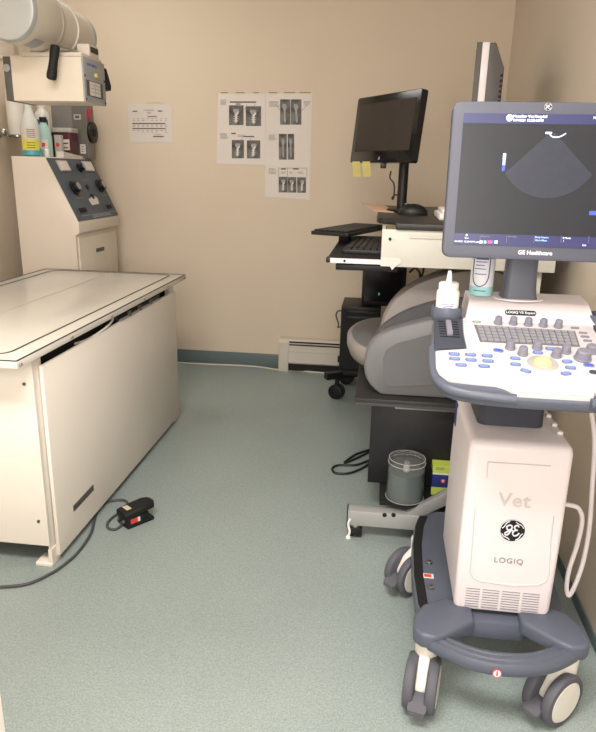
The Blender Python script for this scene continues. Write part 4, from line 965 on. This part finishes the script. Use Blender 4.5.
def MTx(px, py, off=.0021): 
    p = on_m(px, py); m_ = UT.copy(); m_.translation = p + MN * off; return m_
apx = ml(552.5, 131.5)
b = MB(); b.T = UT; A_ = Vector((apx.x, apx.y)); rr = (A_ - Vector(ml(505, 173).xy)).length; r2 = (A_ - Vector(ml(556, 197.5).xy)).length
pts = [A_ + Vector((-.006, -.004))] + [A_ + Vector((math.sin(R_(a)), -math.cos(R_(a)))) * r2 for a in range(0)] + [A_ + Vector((.006, -.004))]
dl_ = Vector(ml(505, 173).xy) - A_; aL = math.degrees(math.atan2(-dl_.x, -dl_.y))
fp_ = [(-.005, -.003)]
for k in range(25):
    a = -aL + 2 * aL * k / 24; r3 = rr + (r2 - rr) * (1 - (a / aL) ** 2); fp_.append((A_.x + math.sin(R_(a)) * r3, A_.y - math.cos(R_(a)) * r3))
fp_[0] = (A_.x - .005, A_.y - .003); fp_.append((A_.x + .005, A_.y - .003))
b.prism(fp_, .001, .0015, M['fan']); b.build('scan_fan', scr)
b = MB()
b.tube([on_m(x, y, .002) for x, y in ((549, 132.5), (551.5, 136.2), (556, 137.3), (561, 136.3), (566, 133.4))], .0011, M['glow'], n=6)
b.box((-.008, -.0018, 0), (.004, .0018, .0006), M['glow'], T=MTx(549.5, 133.2))
g0, g1 = ml(503.2, 153.5), ml(505.8, 171); b.T = UT
for k in range(6):
    f0 = k / 6; b.box((g0.x, g0.y + (g1.y - g0.y) * (f0 + 1 / 6), .001), (g0.x + .0055, g0.y + (g1.y - g0.y) * f0, .0018), (M['glow'], M['glow'], M['glowb'], M['glowb'], M['screenblue'], M['screenblue'])[k])
b.T = Matrix(); b.build('scan_marks', scr)
b = MB(); p = on_m(509.5, 118); b.lathe([(.0065, 0), (.0065, .0006)], p + MN * .0016, M['glow'], axis=MN, n=20); b.build('screen_emblem', scr)
b = MB(); b.text('Hoosilier Vet Hospital', .0072, M['glow'], MTx(513, 116.4), align='LEFT', depth=.0004, bold=.00012); b.build('lettering', scr); b = MB(); b.text('04/18/21 12:28:46PM', .0068, M['glow'], MTx(513, 120.4), align='LEFT', depth=.0004, bold=.00012); b.build('lettering', scr)
b = MB(); b.text('MI', .007, M['glow'], MTx(593, 118.2), align='LEFT', depth=.0004); b.build('lettering', scr)
b = MB(); b.text('04/18/21 12:28:46PM adm', .0048, M['glow'], MTx(454.5, 241.2), align='LEFT', depth=.0004); b.build('lettering', scr)
b = MB(); b.text('+', .009, M['glow'], MTx(466.5, 235.2), depth=.0004, bold=.0002); b.build('lettering', scr); b = MB(); b.text('Save', .0045, M['glow'], MTx(466.5, 238), depth=.0004); b.build('lettering', scr)
b = MB(); b.text('Measure', .005, M['knob'], MTx(481, 236.2), align='LEFT', depth=.0004); b.build('lettering', scr); b = MB(); b.text('Annotate', .005, M['knob'], MTx(507.5, 236.5), align='LEFT', depth=.0004); b.build('lettering', scr)
b = MB(); b.text('Body Pattern', .005, M['glowb'], MTx(535, 237.2), align='LEFT', depth=.0004, bold=.0001); b.build('lettering', scr); b = MB(); b.text('More Meas.', .005, M['glowb'], MTx(535, 240.2), align='LEFT', depth=.0004, bold=.0001); b.build('lettering', scr)
b = MB(); b.text('B Mode', .005, M['glow'], MTx(562.5, 238), align='LEFT', depth=.0004); b.build('lettering', scr); b = MB(); b.text('1', .005, M['glow'], MTx(562.5, 241), align='LEFT', depth=.0004); b.build('lettering', scr); b = MB(); b.text('Exit', .005, M['glow'], MTx(582, 245.2), align='LEFT', depth=.0004); b.build('lettering', scr)
for px in (480, 506.5, 534, 561, 588.5):
    b = MB(); b.box((-.0003, -.008, 0), (.0003, .006, .0004), M['knob'], T=MTx(px, 239, .0016)); b.build('divider', scr)
b = MB()
b.box((-.004, -.003, 0), (.005, .003, .0005), M['screenred'], T=MTx(489.5, 242, .002))
for k, c in enumerate(('glow', 'glowb', 'screenblue', 'glow')): b.box((-.003, -.003, 0), (.0022, .003, .0005), M[c], T=MTx((481, 485, 492.5, 496)[k], 242, .0021))
b.build('colour_icons', scr)
b = MB(); q = ml(589, 213); b.T = UT; b.box((q.x, q.y - .004, .001), (sx1 - .005, q.y + .004, .0016), M['screenblue']); b.text('Freeze', .005, M['glow'], Matrix.Translation((q.x + .02, q.y, .0018)), depth=.0004); b.build('screen_button', scr)
roundel(MTx(548, 107, .0002), .0075, mcase, M['blackm'], M['palelab'])
b = MB(); b.text('GE Healthcare', .0115, M['palelab'], MTx(535, 253, .0006), bold=.0003); b.build('lettering', mcase)
# monitor post
b = MB(); b.loft([[Vector((x, y, z)) for x, y in rrect(.3185 - w2, 1.535 - d2, .3185 + w2, 1.535 + d2, .014)] for z, w2, d2 in ((.930, .040, .032), (.936, .038, .030), (.95, .036, .026), (1.0, .0345, .022), (1.08, .034, .022), (1.16, .033, .022), (1.17, .028, .018))], M['navy']); b.box((.285, 1.44, 1.10), (.352, 1.53, 1.155), M['navy'], bev=.008); b.build('monitor_post', us)
b = MB(); b.lathe([(.056, 0), (.056, .003), (.052, .004)], (.3185, 1.535, .9275), M['gew'], n=36, sy=.75); b.build('post_collar', us)
# white cord on the right
cp = [onY(x, y, 1.47) for x, y in ((590, 405), (594.5, 440), (592, 490), (589, 530), (583, 562), (575, 585), (569, 595.5), (566.5, 588), (569, 570), (577, 545), (582, 522), (580, 511), (574, 506))] + [Vector((BXR - .002, 1.47, onY(568, 504, 1.47).z))]
MB().tube(cp, .0055, M['gew'], n=10).build('cord', us)['label'] = 'white cord looping down the right side'

# gel bottle in the cup and teal bottle on the console rear
gx, gy, gz = cupc.x, cupc.y, cupc.z + .0105
t = thing('gel_bottle', 'white squeeze bottle with pointed nozzle in the cup holder', 'bottle', (gx, gy, gz))
GT = Matrix.Translation((gx, gy, gz)) @ Matrix.Diagonal((.93, .93, .82, 1)) @ Matrix.Translation((-gx, -gy, -gz))
b = MB(); b.T = GT; b.lathe([(.0265, 0), (.0285, .003), (.0275, .03), (.0275, .068), (.0255, .074), (.022, .077)], (gx, gy, gz), M['gelw'], n=36); b.build('body', t)
b = MB(); b.T = GT; b.lathe([(.0235, .076), (.0238, .078), (.0238, .093), (.021, .096)], (gx, gy, gz), M['gelw'], n=36); b.build('cap', t)
b = MB(); b.T = GT; b.lathe([(.008, .095), (.0065, .108), (.0045, .126), (.003, .128)], (gx, gy, gz), M['gelw']); b.build('nozzle', t)
b = MB(); b.T = GT
for k, (a0, a1) in enumerate(((236, 300), (240, 296), (244, 290))): wrap(b, (gx, gy), .0283, gz + .038 - k * .0045, gz + .0398 - k * .0045, a0, a1, M['bluelab'])
b.build('print', t)
tx, ty, tz = .2365, 1.548, .931
t = thing('spray_can', 'aqua bottle with navy outlined label behind the ultrasound console', 'bottle', (tx, ty, tz))
MB().lathe([(.0245, 0), (.0265, .003), (.0265, .022)], (tx, ty, tz), M['tealgel'], n=32).build('body', t)
MB().lathe([(.0265, .022), (.0265, .155), (.020, .168), (.012, .174)], (tx, ty, tz), M['palelab'], n=32).build('sleeve', t)
MB().lathe([(.013, .172), (.013, .195), (.010, .198)], (tx, ty, tz), M['bluelab'], n=24).build('cap', t)
b = MB(); R0 = .0272
def cy(a, z): return Vector((tx + math.cos(R_(a)) * R0, ty + math.sin(R_(a)) * R0, tz + z))
b.tube([cy(212, .15), cy(212, .06), cy(216, .040), cy(228, .028), cy(252, .023), cy(276, .028), cy(290, .040), cy(294, .06), cy(294, .15)], .0011, M['navyblue'], n=6)
for z, a0, a1 in ((.078, 225, 280), (.070, 225, 268), (.062, 222, 275), (.05, 222, 280), (.012, 225, 285)): wrap(b, (tx, ty), .0271, tz + z, tz + z + .0018, a0, a1, M['bluelab'])
for z in (.084, .092): wrap(b, (tx, ty), .0271, tz + z, tz + z + .004, 222, 286, M['navyblue'])
b.build('print', t)

# ------------------------------------------------------------------ camera, world, colour
cam = bpy.data.cameras.new('camera'); co = bpy.data.objects.new('camera', cam); C.objects.link(co)
col = lambda v: Vector((BX[v], BY[v], BZ[v]))
m = Matrix((col(0), -col(1), -col(2))).transposed().to_4x4(); m.translation = ORG
co.matrix_world = m
cam.sensor_fit = 'VERTICAL'; cam.sensor_height = 24; cam.lens = F_PX / 732 * 24; cam.clip_start = .02
bpy.context.scene.camera = co
w = bpy.data.worlds.new('World'); bpy.context.scene.world = w; w.use_nodes = True
w.node_tree.nodes['Background'].inputs[0].default_value = (1, .95, .9, 1); w.node_tree.nodes['Background'].inputs[1].default_value = .3
vs = bpy.context.scene.view_settings; vs.view_transform = 'Standard'; vs.look = 'None'; vs.exposure = 0
